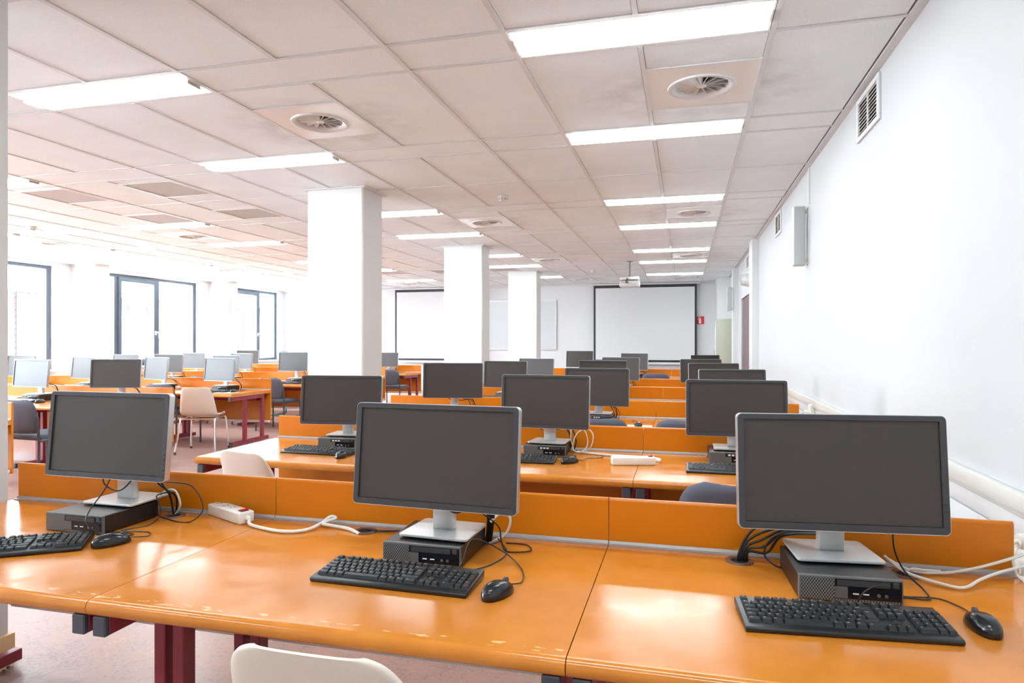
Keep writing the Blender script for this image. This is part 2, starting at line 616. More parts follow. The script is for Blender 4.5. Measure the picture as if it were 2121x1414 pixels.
for k in range(-2, 4):
    b = Y0 + PER * k
    rows = [('L', b, b + 0.31), ('D', b + 0.31, b + 1.55), ('L', b + 1.55, b + 1.86), ('T', b + 1.86, b + 2.825), ('U', b + 2.825, b + PER)]
    for typ, y0, y1 in rows:
        if y1 < YB + 0.05 or y0 > YF - 0.12:
            continue
        y0, y1 = max(y0, YB), min(y1, YF - 0.10)
        cross.append(y0)
        if typ == 'L':
            i = 0
            while i < 20:
                hit = [c for c in LIGHT_COLS if c[0] == i]
                st = [c for c in STRIP_COLS if c[0] == i]
                if hit:
                    (lights if y1 - y0 > 0.25 and y0 < 15.5 else tiles).append((XB[hit[0][1]], XB[i], y0, y1))
                    i += 2
                elif st:
                    tiles.append((XB[i + 2], XB[i], y0, y1))
                    i += 2
                else:
                    tiles.append((XB[i + 1], XB[i], y0, y1))
                    i += 1
        else:
            mid_segs.append((y0, y1))
            for i in range(20):
                x1, x0 = XB[i], XB[i + 1]
                if typ == 'D' and i in DIFF_COLS and y1 - y0 > 1.1:
                    tiles.append((x0, x1, y0, y0 + 0.31))
                    plates.append((x0, x1, y0 + 0.31, y0 + 0.93))
                    tiles.append((x0, x1, y0 + 0.93, y1))
                elif typ == 'T' and (k, i) in GR:
                    tiles.append((x0, x1, y0, y0 + 0.11))
                    grilles.append((x0, x1, y0 + 0.11, y0 + 0.71))
                    tiles.append((x0, x1, y0 + 0.71, y1))
                elif typ == 'U' and (k, i) in GR2:
                    tiles.append((x0, x1, y0, y0 + 0.40))
                    grilles.append((x0, x1, y0 + 0.40, y1))
                else:
                    tiles.append((x0, x1, y0, y1))
tiles.append((XB[20] - 0.0, XB[20] + 0.001, 0, 0.001)); tiles.pop()

def tile_box(mb, x0, x1, y0, y1, z=TZ):
    g = 0.0148
    return mb.box(x0 + g, x1 - g, y0 + g, y1 - g, z, z + 0.014)
def vis_area(t):
    xs = []
    x0, x1, y0, y1 = t
    n = 0
    for x in (x0, (x0 + x1) / 2, x1):
        for y in (max(y0, 0.3), (max(y0, 0.3) + y1) / 2, y1):
            p = project(x, y, ZC)
            if p and -40 < p[0] < 2161 and -40 < p[1] < 1450:
                n += 1
    if not n:
        return 0.0
    p = project((x0 + x1) / 2, max((y0 + y1) / 2, 0.5), ZC)
    return (x1 - x0) * (y1 - y0) / p[2] ** 3 * n
order = sorted(tiles, key=vis_area, reverse=True)
cache = {}
for t in order[:300]:
    x0, x1, y0, y1 = t
    key = (round(x1 - x0, 3), round(y1 - y0, 3))
    if key not in cache:
        cache[key] = tile_box(MB(), 0, x1 - x0, 0, y1 - y0, 0).mesh('ceiling_tile')
    o = obj('ceiling_tile', cache[key], 'ceiling_tile', ceil, (x0, y0, TZ))
mb = MB()
for t in order[300:]:
    tile_box(mb, *t)
o = obj('ceiling_tile_remainder', mb.mesh('ceiling_tile_remainder'), 'ceiling_tile', ceil)
o['kind'] = 'stuff'
# grid rails
for i, x in enumerate(XB):
    if i in mids:
        mb = MB()
        for y0, y1 in mid_segs:
            mb.box(x - 0.012, x + 0.012, y0 + 0.012, y1 - 0.012, ZC, ZC + 0.022)
    elif i == 0:
        mb = MB().box(x - 0.004, XR, YB, YF - 0.1, ZC, ZC + 0.022)
    else:
        mb = MB().box(x - 0.0125, x + 0.0125, YB, YF - 0.1, ZC, ZC + 0.022)
    obj('grid_rail', mb.mesh('grid_rail'), 'rail_paint', ceil)
for y in cross:
    obj('cross_rail', box_mesh('cross_rail', XB[20], XB[0], y - 0.011, y + 0.011, ZC + 0.001, ZC + 0.022), 'rail_paint', ceil)
# thin cross bars beside diffuser plates and grilles
bars = set()
for x0, x1, y0, y1 in plates + grilles:
    bars.add((x0, x1, round(y0, 3))); bars.add((x0, x1, round(y1, 3)))
barmesh = {}
for x0, x1, y in sorted(bars):
    key = round(x1 - x0, 3)
    if key not in barmesh:
        barmesh[key] = box_mesh('short_cross_rail', 0.01, x1 - x0 - 0.01, -0.009, 0.009, 0.001, 0.02)
    obj('short_cross_rail', barmesh[key], 'rail_paint', ceil, (x0, y, ZC))
# margin above the window wall
obj('margin_panel', box_mesh('margin_panel', XL, XB[20] - 0.013, YB, YF - 0.1, ZC + 0.003, ZC + 0.02), 'white_paint', ceil)

ORD = ['first', 'second', 'third', 'fourth', 'fifth', 'sixth', 'seventh', 'eighth', 'ninth', 'tenth', 'eleventh', 'twelfth']
# light fittings
def light_meshes():
    L, Wd = 1.19, 0.286
    fr = MB()
    x0, x1, y0, y1 = 0.012, 1.198, 0.012, 0.298
    for a in ((x0, x1, y0, y0 + 0.008), (x0, x1, y1 - 0.008, y1), (x0, x0 + 0.008, y0 + 0.008, y1 - 0.008), (x1 - 0.008, x1, y0 + 0.008, y1 - 0.008)):
        fr.box(*a, 0.001, 0.03)
    fr.box(x0, x1, y0, y1, 0.034, 0.04)
    ps = []
    for a, b, zz in ((0.020, 0.102, 0.010), (0.106, 0.204, -0.018), (0.208, 0.290, 0.010)):
        m = MB()
        xa, xb = 0.022, 1.188
        if zz < 0:
            xa, xb = 0.03, 1.18
        m.quad((xa, a, zz), (xa, b, zz), (xb, b, zz), (xb, a, zz))
        m.quad((xa, a, zz), (xb, a, zz), (xb, a, 0.012), (xa, a, 0.012))
        m.quad((xa, b, zz), (xa, b, 0.012), (xb, b, 0.012), (xb, b, zz))
        me = bpy.data.meshes.new('lamp_panel')
        me.from_pydata(m.v, [], m.f)
        ps.append(me)
    return fr.mesh('light_frame'), ps
FR, PS = light_meshes()
FR_SEAM = box_mesh('end_bracket', -0.0025, 0.0025, 0.104, 0.206, -0.016, 0.02)
COLN = ['nearest the right wall', 'above the pillar line', 'above the window block desks', 'nearest the windows']
cnt = {}
for x0, x1, y0, y1 in sorted(lights, key=lambda t: t[2]):
    ci = [i for i, c in enumerate(LIGHT_COLS) if abs(XB[c[1]] - x0) < 0.01][0]
    p = [project(x, y, ZC) for x in (x0, x1) for y in (y0, y1)]
    seen = any(q and -10 < q[0] < 2131 and -10 < q[1] < 1420 for q in p)
    if seen:
        n = cnt.get(ci, 0); cnt[ci] = n + 1
        lab = '%s white strip light from the camera in the ceiling row %s' % (ORD[n], COLN[ci])
        g = 'lit ceiling strip lights'
    else:
        lab, g = 'lit ceiling strip light behind the viewpoint', 'lit ceiling lights behind the viewpoint'
    t = thing('ceiling_light', lab, 'ceiling light', (x0, y0, ZC), 0, g)
    obj('frame', FR, 'lamp_frame', t)
    for me in PS:
        obj('lamp_panel', me, 'lamp', t)
    for bx in (0.0265, 1.1835):
        obj('end_bracket', FR_SEAM, 'lamp_seam', t, (bx, 0, 0))

# swirl diffusers
def diffuser_meshes():
    n = 48
    R0, hw, hl = 0.185, 0.292, 0.299
    pl = MB()
    sq = []
    for i in range(n):
        a = 2 * PI * (i + 0.5) / n
        cx, sy = math.cos(a), math.sin(a)
        k = min(hw / max(abs(cx), 1e-6), hl / max(abs(sy), 1e-6))
        sq.append((cx * k, sy * k))
    for cxs in ((1, 1), (-1, 1), (-1, -1), (1, -1)):
        j = min(range(n), key=lambda i: (sq[i][0] - cxs[0] * hw) ** 2 + (sq[i][1] - cxs[1] * hl) ** 2)
        sq[j] = (cxs[0] * hw, cxs[1] * hl)
    ci = [(R0 * math.cos(2 * PI * (i + 0.5) / n), R0 * math.sin(2 * PI * (i + 0.5) / n)) for i in range(n)]
    vs = [(x, y, 0.002) for x, y in sq] + [(x, y, 0.002) for x, y in ci] + [(x, y, 0.02) for x, y in sq]
    fs = []
    for i in range(n):
        j = (i + 1) % n
        fs += [(i, j, n + j, n + i), (i, 2 * n + i, 2 * n + j, j)]
    pl.add(vs, fs)
    ring = MB().lathe([(0.188, 0.003), (0.186, -0.006), (0.176, -0.009), (0.160, -0.004), (0.146, 0.012), (0.142, 0.03), (0.142, 0.085)], 40)
    hub = MB().cyl((0, 0, 0.006), (0, 0, 0.022), 0.028, n=20).cyl((0, 0, 0.003), (0, 0, 0.006), 0.008, n=10)
    bl = []
    for k in range(14):
        a = 2 * PI * k / 14
        m = MB()
        vs = []
        for r in (0.024, 0.143):
            wd = 0.06 * r / 0.143 + 0.006
            vs += [(r, 0, 0.010), (r, 0.003, 0.010), (r, wd * 0.75, 0.010 + wd * 0.85), (r, wd * 0.75 - 0.004, 0.010 + wd * 0.85)]
        m.add(vs, [(0, 1, 5, 4), (1, 2, 6, 5), (2, 3, 7, 6), (3, 0, 4, 7), (0, 3, 2, 1), (4, 5, 6, 7)])
        m.xf(Matrix.Rotation(a, 4, 'Z'))
        bl.append(m.mesh('blade'))
    duct = MB().cyl((0, 0, 0.084), (0, 0, 0.09), 0.143, n=32)
    return pl.mesh('plate'), ring.mesh('ring', smooth=True, angle=60), hub.mesh('hub'), bl, duct.mesh('duct')
DPL, DRI, DHU, DBL, DDU = diffuser_meshes()
dcnt = {}
for x0, x1, y0, y1 in sorted(plates, key=lambda t: t[2]):
    cx, cy = (x0 + x1) / 2, (y0 + y1) / 2
    p = project(cx, cy, ZC)
    if not p or not (-60 < p[0] < 2180 and -60 < p[1]):
        continue
    i = min(range(4), key=lambda q: abs((XB[DIFF_COLS[q]] + XB[DIFF_COLS[q] + 1]) / 2 - cx))
    n = dcnt.get(i, 0); dcnt[i] = n + 1
    t = thing('air_diffuser', '%s round swirl air diffuser from the camera in the row %s' % (ORD[n], ['beside the right wall', 'beside the pillars', 'above the window block', 'nearest the windows'][i]), 'air diffuser', (cx, cy, ZC), 0, 'round ceiling air diffusers')
    t.scale = ((x1 - x0) / 0.605, 1, 1)
    obj('plate', DPL, 'diffuser_paint', t)
    obj('ring', DRI, 'white_paint', t)
    obj('hub', DHU, 'diffuser_blade', t)
    obj('duct', DDU, 'duct_dark', t)
    for me in DBL:
        obj('blade', me, 'diffuser_blade', t)
# return-air grilles
glab = ['grey square return air grille close to the camera, nearer the windows', 'grey square return air grille in front of the thick white pillar', 'grey return air grille behind the nearest one, nearer the windows', 'grey return air grille just left of the thick white pillar',
        'far return air grille seen left of the second pillar', 'far return air grille partly hidden by the second pillar', 'far return air grille between second and third pillar', 'farthest return air grille left of the second pillar']
GF = MB()
for a in ((0.012, 0.593, 0.010, 0.035), (0.012, 0.593, 0.565, 0.590), (0.012, 0.04, 0.035, 0.565), (0.565, 0.593, 0.035, 0.565)):
    GF.box(*a, -0.002, 0.02)
GF = GF.mesh('grille_frame', bevel=0.002, seg=1)
GC = box_mesh('grille_core', 0.04, 0.565, 0.035, 0.565, 0.004, 0.02)
for n, (x0, x1, y0, y1) in enumerate(sorted(grilles, key=lambda t: (round(t[2], 1), t[0]))):
    t = thing('return_grille', glab[n] if n < len(glab) else 'far square return air grille in the ceiling', 'grille', (x0, y0, ZC), 0, 'square return air grilles')
    t.scale = (1, (y1 - y0) / 0.6, 1)
    obj('frame', GF, 'white_paint', t)
    obj('mesh_core', GC, 'grille_grey', t)
# smoke detectors
SD = MB().lathe([(0.0, 0.0), (0.05, 0.0), (0.052, -0.008), (0.052, -0.022), (0.046, -0.026)], 24).mesh('base', smooth=True)
SD2 = MB().lathe([(0.045, -0.026), (0.041, -0.044), (0.034, -0.052), (0.0, -0.052)], 24).mesh('head', smooth=True)
SD3 = MB()
for k in range(8):
    a = 2 * PI * k / 8
    SD3.add([(x * math.cos(a) - y * math.sin(a), x * math.sin(a) + y * math.cos(a), z) for x, y, z in ((0.0455, -0.007, -0.029), (0.0455, 0.007, -0.029), (0.043, 0.007, -0.041), (0.043, -0.007, -0.041), (0.035, -0.007, -0.029), (0.035, 0.007, -0.029), (0.035, 0.007, -0.041), (0.035, -0.007, -0.041))], [(0, 1, 2, 3), (4, 7, 6, 5), (0, 4, 5, 1), (3, 2, 6, 7), (0, 3, 7, 4), (1, 5, 6, 2)])
SD3 = SD3.mesh('slots')
for x, y, lab in ((-1.75, 6.33, 'white smoke detector on the ceiling right of the thick pillar'), (-1.81, 13.38, 'small far smoke detector left of the ceiling projector'), (-7.96, 6.51, 'white smoke detector on the ceiling near the windows')):
    t = thing('smoke_detector', lab, 'smoke detector', (x, y, TZ), 0, 'ceiling smoke detectors')
    obj('base', SD, 'white_paint', t)
    obj('head', SD2, 'white_paint', t)
    obj('slots', SD3, 'socket_dark', t)

# ------------------------------------------------------------------ windows
def window(idx, a, b, sash):
    fx0, fx1 = XL - 0.26, XL - 0.08
    root = struct('window_%d' % idx, MB().box(fx0, fx1, a, b, WZ1 - 0.06, WZ1).box(fx0, fx1, a, b, WZ0, WZ0 + 0.06).box(fx0, fx1, a, a + 0.06, WZ0 + 0.06, WZ1 - 0.06).box(fx0, fx1, b - 0.09, b, WZ0 + 0.06, WZ1 - 0.06).mesh('window_frame'), 'frame_blue', 'grey blue framed window in the left wall')
    obj('window_sill', MB().box(XL - 0.30, XL + 0.14, a - 0.02, b + 0.02, WZ0 - 0.035, WZ0).mesh('sill', bevel=0.006), 'sill', root)
    cuts = []
    if sash:
        s0, s1 = sash
        for y0, y1 in ((s0 - 0.09, s0 - 0.01), (s1 + 0.01, s1 + 0.10)):
            obj('mullion', box_mesh('mullion', fx0, fx1, y0, y1, WZ0 + 0.06, WZ1 - 0.06), 'frame_blue', root)
        sx0, sx1 = XL - 0.16, XL - 0.05
        m = MB().box(sx0, sx1, s0, s1, WZ1 - 0.14, WZ1 - 0.05).box(sx0, sx1, s0, s1, WZ0 + 0.05, WZ0 + 0.14)
        m.box(sx0, sx1, s0, s0 + 0.075, WZ0 + 0.14, WZ1 - 0.14).box(sx0, sx1, s1 - 0.075, s1, WZ0 + 0.14, WZ1 - 0.14)
        sa = obj('sash', m.mesh('sash', bevel=0.004, seg=1), 'frame_blue', root)
        hz = 1.48
        h = MB().box(XL - 0.05, XL - 0.035, s1 - 0.055, s1 - 0.02, hz - 0.04, hz + 0.05)
        h.tube(spline([(XL - 0.035, s1 - 0.037, hz + 0.02), (XL + 0.01, s1 - 0.037, hz + 0.022), (XL + 0.015, s1 - 0.015, hz + 0.01), (XL + 0.015, s1 - 0.002, hz - 0.04), (XL + 0.012, s1 - 0.005, hz - 0.10)], 5), 0.012, 8)
        obj('handle', h.mesh('handle', smooth=True), 'white_paint', sa)
        obj('pane', box_mesh('pane', XL - 0.115, XL - 0.105, s0 + 0.075, s1 - 0.075, WZ0 + 0.14, WZ1 - 0.14), 'window_glass', root)
        cuts = [(a + 0.06, s0 - 0.09), (s1 + 0.10, b - 0.09)]
    else:
        mid = (a + b) / 2
        obj('mullion', box_mesh('mullion', fx0, fx1, mid - 0.04, mid + 0.04, WZ0 + 0.06, WZ1 - 0.06), 'frame_blue', root)
        cuts = [(a + 0.06, mid - 0.04), (mid + 0.04, b - 0.09)]
    for y0, y1 in cuts:
        if y1 - y0 > 0.05:
            obj('pane', box_mesh('pane', XL - 0.175, XL - 0.165, y0, y1, WZ0 + 0.06, WZ1 - 0.06), 'window_glass', root)
SASH = [None, (3.4, 4.4), (7.15, 8.25), (11.03, 12.03), (14.68, 15.6)]
for i, (a, b) in enumerate(WINDOWS):
    window(i + 1, a, b, SASH[i])
# exterior building seen through the glass
ext = thing('exterior_building', 'bright brick and render building across the courtyard outside the windows', 'building', (-17.0, 14.0, -3.0))
PIERS = (-0.88, 1.81, 8.3)
obj('wall', box_mesh('ext_wall', -0.6, 0.0, -12, 16, 0, 5.6), 'render_white', ext)
obj('coping', box_mesh('ext_coping', -0.7, 0.08, -12, 16, 5.6, 5.68), 'far_frame', ext)
for y in PIERS:
    obj('brick_pier', box_mesh('ext_pier', 0.0, 0.06, y, y + 0.30, 0, 5.58), 'brickwork', ext)
for y in [p + 0.30 for p in PIERS]:
    wf = MB()
    for y0, y1, z0, z1 in ((0, 1.9, 5.4, 5.58), (0, 1.9, 2.9, 3.05), (0, 0.25, 3.05, 5.4), (1.65, 1.9, 3.05, 5.4), (0.9, 1.0, 3.05, 5.4)):
        wf.box(0.0, 0.10, y + y0, y + y1, z0, z1)
    f = obj('window', wf.mesh('ext_window'), 'far_frame', ext)
    obj('pane', box_mesh('ext_pane', 0.0, 0.03, y + 0.25, y + 1.65, 3.05, 5.4), 'whiteboard', f)

struct('wall_sky_block', box_mesh('wall_sky_block', XL - 0.30, XL, YB, YF, 3.0, 9.0), 'brickwork', 'unseen brick wall added to shade the courtyard building')  # added out of view to block sky light from the building opposite
# ------------------------------------------------------------------ pillars
def pillar(x0, x1, y0, y1, label, skirt=True, wall=False):
    t = thing('pillar', label, 'pillar', ((x0 + x1) / 2, (y0 + y1) / 2, 0), 0, 'white square pillars')
    hx, hy = (x1 - x0) / 2, (y1 - y0) / 2
    sh = MB().prism([(-hx, -hy), (hx - 0.012, -hy), (hx, -hy + 0.012), (hx, hy), (-hx, hy)], 'z', 0, ZC + 0.01)
    obj('shaft', sh.mesh('shaft'), 'pillar_white', t)
    if skirt:
        b = MB().box(-hx - 0.018, hx + 0.018, -hy - 0.018, hy + 0.018, 0, 0.085)
        obj('baseboard', b.mesh('baseboard', bevel=0.004), 'beech', t)
        e = 0.035
        r = MB()
        for a in ((-hx - e, hx + e, -hy - e, -hy), (-hx - e, hx + e, hy, hy + e), (-hx - e, -hx, -hy, hy), (hx, hx + e, -hy, hy)):
            r.box(*a, ZC - 0.006, ZC + 0.004)
        obj('ceiling_collar', r.mesh('collar'), 'rail_paint', t)
    return t
pillar(-3.30, -2.73, 1.70, 2.13, 'white pillar cropped by the left picture edge')
pillar(-3.48, -2.905, 5.60, 6.00, 'thick white pillar behind the second row, nearest whole pillar')
pillar(-3.54, -2.935, 9.44, 9.82, 'second white pillar along the aisle')
pillar(-3.54, -2.935, 13.20, 13.58, 'farthest slim white pillar before the far wall')
pillar(XL, -10.6, 9.90, 10.22, 'white pillar between the two left windows', False)
pillar(XL, -10.6, 13.60, 13.95, 'white pillar with a loudspeaker between the far windows', False)
pillar(XL, -10.6, 6.08, 6.40, 'white pillar beside the nearer windows on the left wall', False)

# ------------------------------------------------------------------ far wall fittings
def screen(x0, x1, label):
    t = thing('projection_screen', label, 'projection screen', ((x0 + x1) / 2, YF - 0.13, 0), 0, 'black bordered projection screens')
    hw = (x1 - x0) / 2
    z0, z1 = 0.795, 2.70
    obj('fabric', box_mesh('fabric', -hw + 0.05, hw - 0.05, 0.0, 0.006, z0 + 0.05, z1 - 0.07), 'screen_fabric', t)
    b = MB().box(-hw, hw, 0.001, 0.008, z1 - 0.07, z1).box(-hw, hw, 0.001, 0.008, z0, z0 + 0.05).box(-hw, -hw + 0.05, 0.001, 0.008, z0 + 0.05, z1 - 0.07).box(hw - 0.05, hw, 0.001, 0.008, z0 + 0.05, z1 - 0.07)
    obj('border', b.mesh('border'), 'screen_border', t)
    obj('weight_bar', MB().box(-hw - 0.01, hw + 0.01, -0.012, 0.018, z0 - 0.06, z0 - 0.005).mesh('bar', bevel=0.005), 'white_paint', t)
    obj('case', MB().box(-hw - 0.08, hw + 0.08, -0.04, 0.06, z1 + 0.0, z1 + 0.035).mesh('case', bevel=0.005), 'white_paint', t)
screen(-2.222, 0.275, 'black bordered projection screen on the far wall, below the projector')
screen(-7.63, -5.1, 'black bordered projection screen on the far wall, left of second pillar')
def whiteboard(x0, x1, z0, z1, label, frame='aluminium'):
    t = thing('whiteboard', label, 'whiteboard', ((x0 + x1) / 2, YF - 0.03, 0), 0)
    hw = (x1 - x0) / 2
    obj('panel', box_mesh('panel', -hw + 0.02, hw - 0.02, 0.0, 0.03, z0 + 0.02, z1 - 0.02), 'whiteboard', t)
    b = MB().box(-hw, hw, -0.008, 0.03, z1 - 0.022, z1).box(-hw, hw, -0.008, 0.03, z0, z0 + 0.022).box(-hw, -hw + 0.022, -0.008, 0.03, z0 + 0.022, z1 - 0.022).box(hw - 0.022, hw, -0.008, 0.03, z0 + 0.022, z1 - 0.022)
    obj('frame', b.mesh('frame', bevel=0.003, seg=1), frame, t)
    return t
whiteboard(-5.05, -3.19, 1.085, 2.37, 'grey whiteboard on the far wall behind the third pillar')
t = whiteboard(-10.45, -8.3, 1.03, 2.07, 'white board with blue edging on the far wall by the windows', 'blue_trim')
# extinguisher sign
t = thing('safety_sign', 'small red fire extinguisher sign beside the right projection screen', 'sign', (0.36, YF - 0.01, 1.815))
obj('panel', box_mesh('sign_panel', -0.085, 0.085, -0.006, 0.01, -0.095, 0.095), 'sign_red', t)
g = MB().prism(rrect(0.05, 0.115, 0.015, 4, -0.01, -0.02), 'y', -0.009, -0.006)
g.box(-0.018, -0.002, -0.009, -0.006, 0.037, 0.055)
g.prism([(-0.05, 0.060), (-0.002, 0.052), (0.012, 0.052), (0.012, 0.062), (-0.03, 0.078), (-0.052, 0.066)], 'y', -0.009, -0.006)
g.prism([(-0.052, 0.062), (-0.045, 0.060), (-0.05, 0.01), (-0.058, 0.012)], 'y', -0.009, -0.006)
obj('pictogram', g.mesh('pictogram'), 'sign_white', t)
# locker
t = thing('locker', 'tall beige steel locker in the far right corner', 'locker', (0.83, 15.36, 0))
obj('body', MB().box(-0.165, 0.165, -0.25, 0.25, 0.0, 1.795).mesh('body', bevel=0.004), 'locker', t)
d = obj('door', MB().box(-0.185, -0.167, -0.235, 0.235, 0.04, 1.76).mesh('door', bevel=0.003), 'locker_door', t)
obj('handle', MB().box(-0.195, -0.185, 0.12, 0.15, 0.95, 1.10).mesh('handle'), 'socket_dark', d)

# ------------------------------------------------------------------ right wall fittings
def wall_vent(y0, y1, z0, z1, label):
    t = thing('wall_vent', label, 'vent', (XR, (y0 + y1) / 2, (z0 + z1) / 2), 0, 'slatted wall vents')
    hy, hz = (y1 - y0) / 2, (z1 - z0) / 2
    fr = MB().box(-0.014, 0, -hy, hy, hz - 0.028, hz).box(-0.014, 0, -hy, hy, -hz, -hz + 0.028).box(-0.014, 0, -hy, -hy + 0.04, -hz + 0.028, hz - 0.028).box(-0.014, 0, hy - 0.04, hy, -hz + 0.028, hz - 0.028).box(-0.012, 0, -0.006, 0.006, -hz + 0.028, hz - 0.028)
    obj('frame', fr.mesh('vent_frame', bevel=0.002, seg=1), 'white_paint', t)
    obj('back', box_mesh('vent_back', -0.002, 0.0, -hy + 0.04, hy - 0.04, -hz + 0.028, hz - 0.028), 'vent_dark', t)
    n = 9
    for s in (-1, 1):
        ya, yb = (-hy + 0.04, -0.006) if s < 0 else (0.006, hy - 0.04)
        for i in range(n):
            z = -hz + 0.034 + (2 * hz - 0.062) * (i + 0.5) / n
            sl = MB().add([(-0.011, ya, z - 0.006), (-0.011, yb, z - 0.006), (-0.003, yb, z + 0.003), (-0.003, ya, z + 0.003), (-0.0125, ya, z - 0.004), (-0.0125, yb, z - 0.004), (-0.004, yb, z + 0.006), (-0.004, ya, z + 0.006)], [(0, 1, 2, 3), (4, 7, 6, 5), (0, 4, 5, 1), (2, 6, 7, 3), (0, 3, 7, 4), (1, 5, 6, 2)])
            obj('slat', sl.mesh('slat'), 'white_paint', t)
wall_vent(3.86, 4.33, 2.475, 2.725, 'white slatted vent high on the right wall, nearest the camera')
wall_vent(7.56, 8.03, 2.475, 2.725, 'white slatted vent above and behind the nearer wall loudspeaker')
wall_vent(11.2, 11.67, 2.475, 2.725, 'small far wall vent above the emergency lamp')
wall_vent(14.9, 15.37, 2.475, 2.725, 'farthest wall vent beside the corner duct')
def wall_speaker(x, y, rz, z0, z1, label):
    t = thing('wall_loudspeaker', label, 'loudspeaker', (x, y, (z0 + z1) / 2), rz, 'slim column loudspeakers')
    h = (z1 - z0) / 2
    # local: wall behind at +x, grille facing -y
    obj('cabinet', MB().box(-0.115, -0.02, -0.005, 0.085, -h, h).mesh('cabinet', bevel=0.006), 'cream_paint', t)
    obj('grille', MB().box(-0.112, -0.024, -0.02, -0.005, -h + 0.006, h - 0.006).mesh('grille', bevel=0.003), 'speaker_cloth', t)
    obj('bracket', MB().box(-0.02, 0.0, 0.0, 0.02, h - 0.06, h - 0.04).box(-0.02, 0.0, 0.0, 0.02, -h + 0.04, -h + 0.06).box(-0.004, 0.0, -0.01, 0.03, -h + 0.01, h).mesh('bracket'), 'cream_paint', t)
wall_speaker(XR, 6.0, 0.0, 1.94, 2.44, 'grey slim column loudspeaker on the right wall, nearest the camera')
tag(obj('wall_conduit', MB().box(XR - 0.012, XR, 5.905, 5.93, 2.44, ZC).mesh('conduit'), 'white_paint'), 'thin white cable conduit above the nearer wall loudspeaker', 'conduit')
wall_speaker(0.91 + 0.0, 13.60, 0.0, 1.90, 2.37, 'far column loudspeaker on the second right-hand pilaster')
wall_speaker(-10.58, 13.66, -0.5, 1.90, 2.37, 'grey column loudspeaker on the pillar by the windows')
# emergency lamp
t = thing('emergency_lamp', 'round bulkhead emergency lamp above the brown door', 'lamp', (XR, 11.35, 2.30))
obj('base', MB().cyl((0, 0, 0), (-0.05, 0, 0), 0.105, n=28).mesh('base', smooth=True), 'cream_paint', t)
obj('lens', MB().cyl((-0.05, 0, 0), (-0.12, 0, 0), 0.098, 0.085, n=28).mesh('lens', smooth=True), 'lens_clear', t)
# door
d = struct('door_1', MB().box(0.965, XR, 10.40, 10.46, 0, 2.09).box(0.965, XR, 12.34, 12.40, 0, 2.09).box(0.965, XR, 10.46, 12.34, 2.05, 2.09).mesh('door_frame'), 'door_frame', 'brown double door in the right wall')
obj('door_leaf', MB().box(0.988, XR, 10.465, 11.398, 0.01, 2.048).mesh('leaf'), 'door_brown', d)
obj('door_leaf', MB().box(0.988, XR, 11.402, 12.335, 0.01, 2.048).mesh('leaf'), 'door_brown', d)
# outlet posts on the dado
def outlet_post(y, label, n):
    t = thing('outlet_post', label, 'power outlet', (0.985, y, 0.60), 0, 'wall outlets beside the desk ends')
    obj('back_box', MB().box(-0.035, 0.0, -0.05, 0.05, -0.02, 0.20).mesh('box', bevel=0.006), 'strip_white', t)
    for i in range(n):
        z = 0.06 + 0.075 * i
        p = obj('plug', MB().cyl((-0.035, 0, z), (-0.075, 0, z), 0.024, 0.021, 16).mesh('plug', smooth=True), 'strip_white', t)
        obj('strain_relief', MB().tube(spline([(-0.075, 0, z), (-0.092, -0.003, z - 0.01), (-0.098, -0.006, z - 0.05)], 5), 0.006, 8).mesh('relief', smooth=True), 'cable_white', p)
outlet_post(2.17, 'white outlet box with plugs at the right end of front desk row', 2)
outlet_post(5.66, 'white outlet box at the wall end of the third desk row', 2)

# ------------------------------------------------------------------ projector
t = thing('projector', 'white ceiling projector hanging on a dark pole before the right screen', 'projector', (-0.96, 12.0, 0))
obj('pole', MB().cyl((0, 0, 2.44), (0, 0, ZC + 0.004), 0.019, n=14).cyl((0, 0, ZC - 0.012), (0, 0, ZC), 0.05, n=18).mesh('pole', smooth=True), 'pole_grey', t)
obj('mount_plate', MB().box(-0.165, 0.165, -0.13, 0.13, 2.395, 2.455).mesh('plate', bevel=0.008), 'aluminium', t)
obj('body', MB().box(-0.175, 0.175, -0.15, 0.15, 2.275, 2.38).mesh('body', bevel=0.018, seg=3), 'projector_white', t)
pn = MB()
for x, z, wd, hh in ((-0.13, 2.365, 0.012, 0.012), (-0.09, 2.35, 0.025, 0.008), (-0.04, 2.35, 0.02, 0.008), (-0.03, 2.33, 0.008, 0.008), (0.0, 2.33, 0.008, 0.008), (0.04, 2.31, 0.012, 0.008), (0.065, 2.31, 0.008, 0.008), (0.09, 2.31, 0.012, 0.012), (0.115, 2.31, 0.01, 0.012), (-0.01, 2.31, 0.014, 0.006)):
    pn.box(x - wd / 2, x + wd / 2, -0.153, -0.149, z - hh / 2, z + hh / 2)
obj('ports', pn.mesh('ports'), 'hole_black', t)
obj('lens', MB().cyl((0.08, 0.148, 2.33), (0.08, 0.175, 2.33), 0.035, n=18).mesh('lens', smooth=True), 'pc_gloss', t)
cb = MB()
cb.tube(spline([(0.0, -0.01, 2.47), (-0.02, -0.10, 2.44), (-0.05, -0.17, 2.39), (-0.05, -0.155, 2.33)], 6), 0.006, 6)
cb.tube(spline([(0.0, -0.01, 2.47), (-0.01, -0.10, 2.43), (-0.035, -0.175, 2.38), (-0.01, -0.155, 2.335)], 6), 0.005, 6)
obj('cables', cb.mesh('cables', smooth=True), 'cable_black', t)

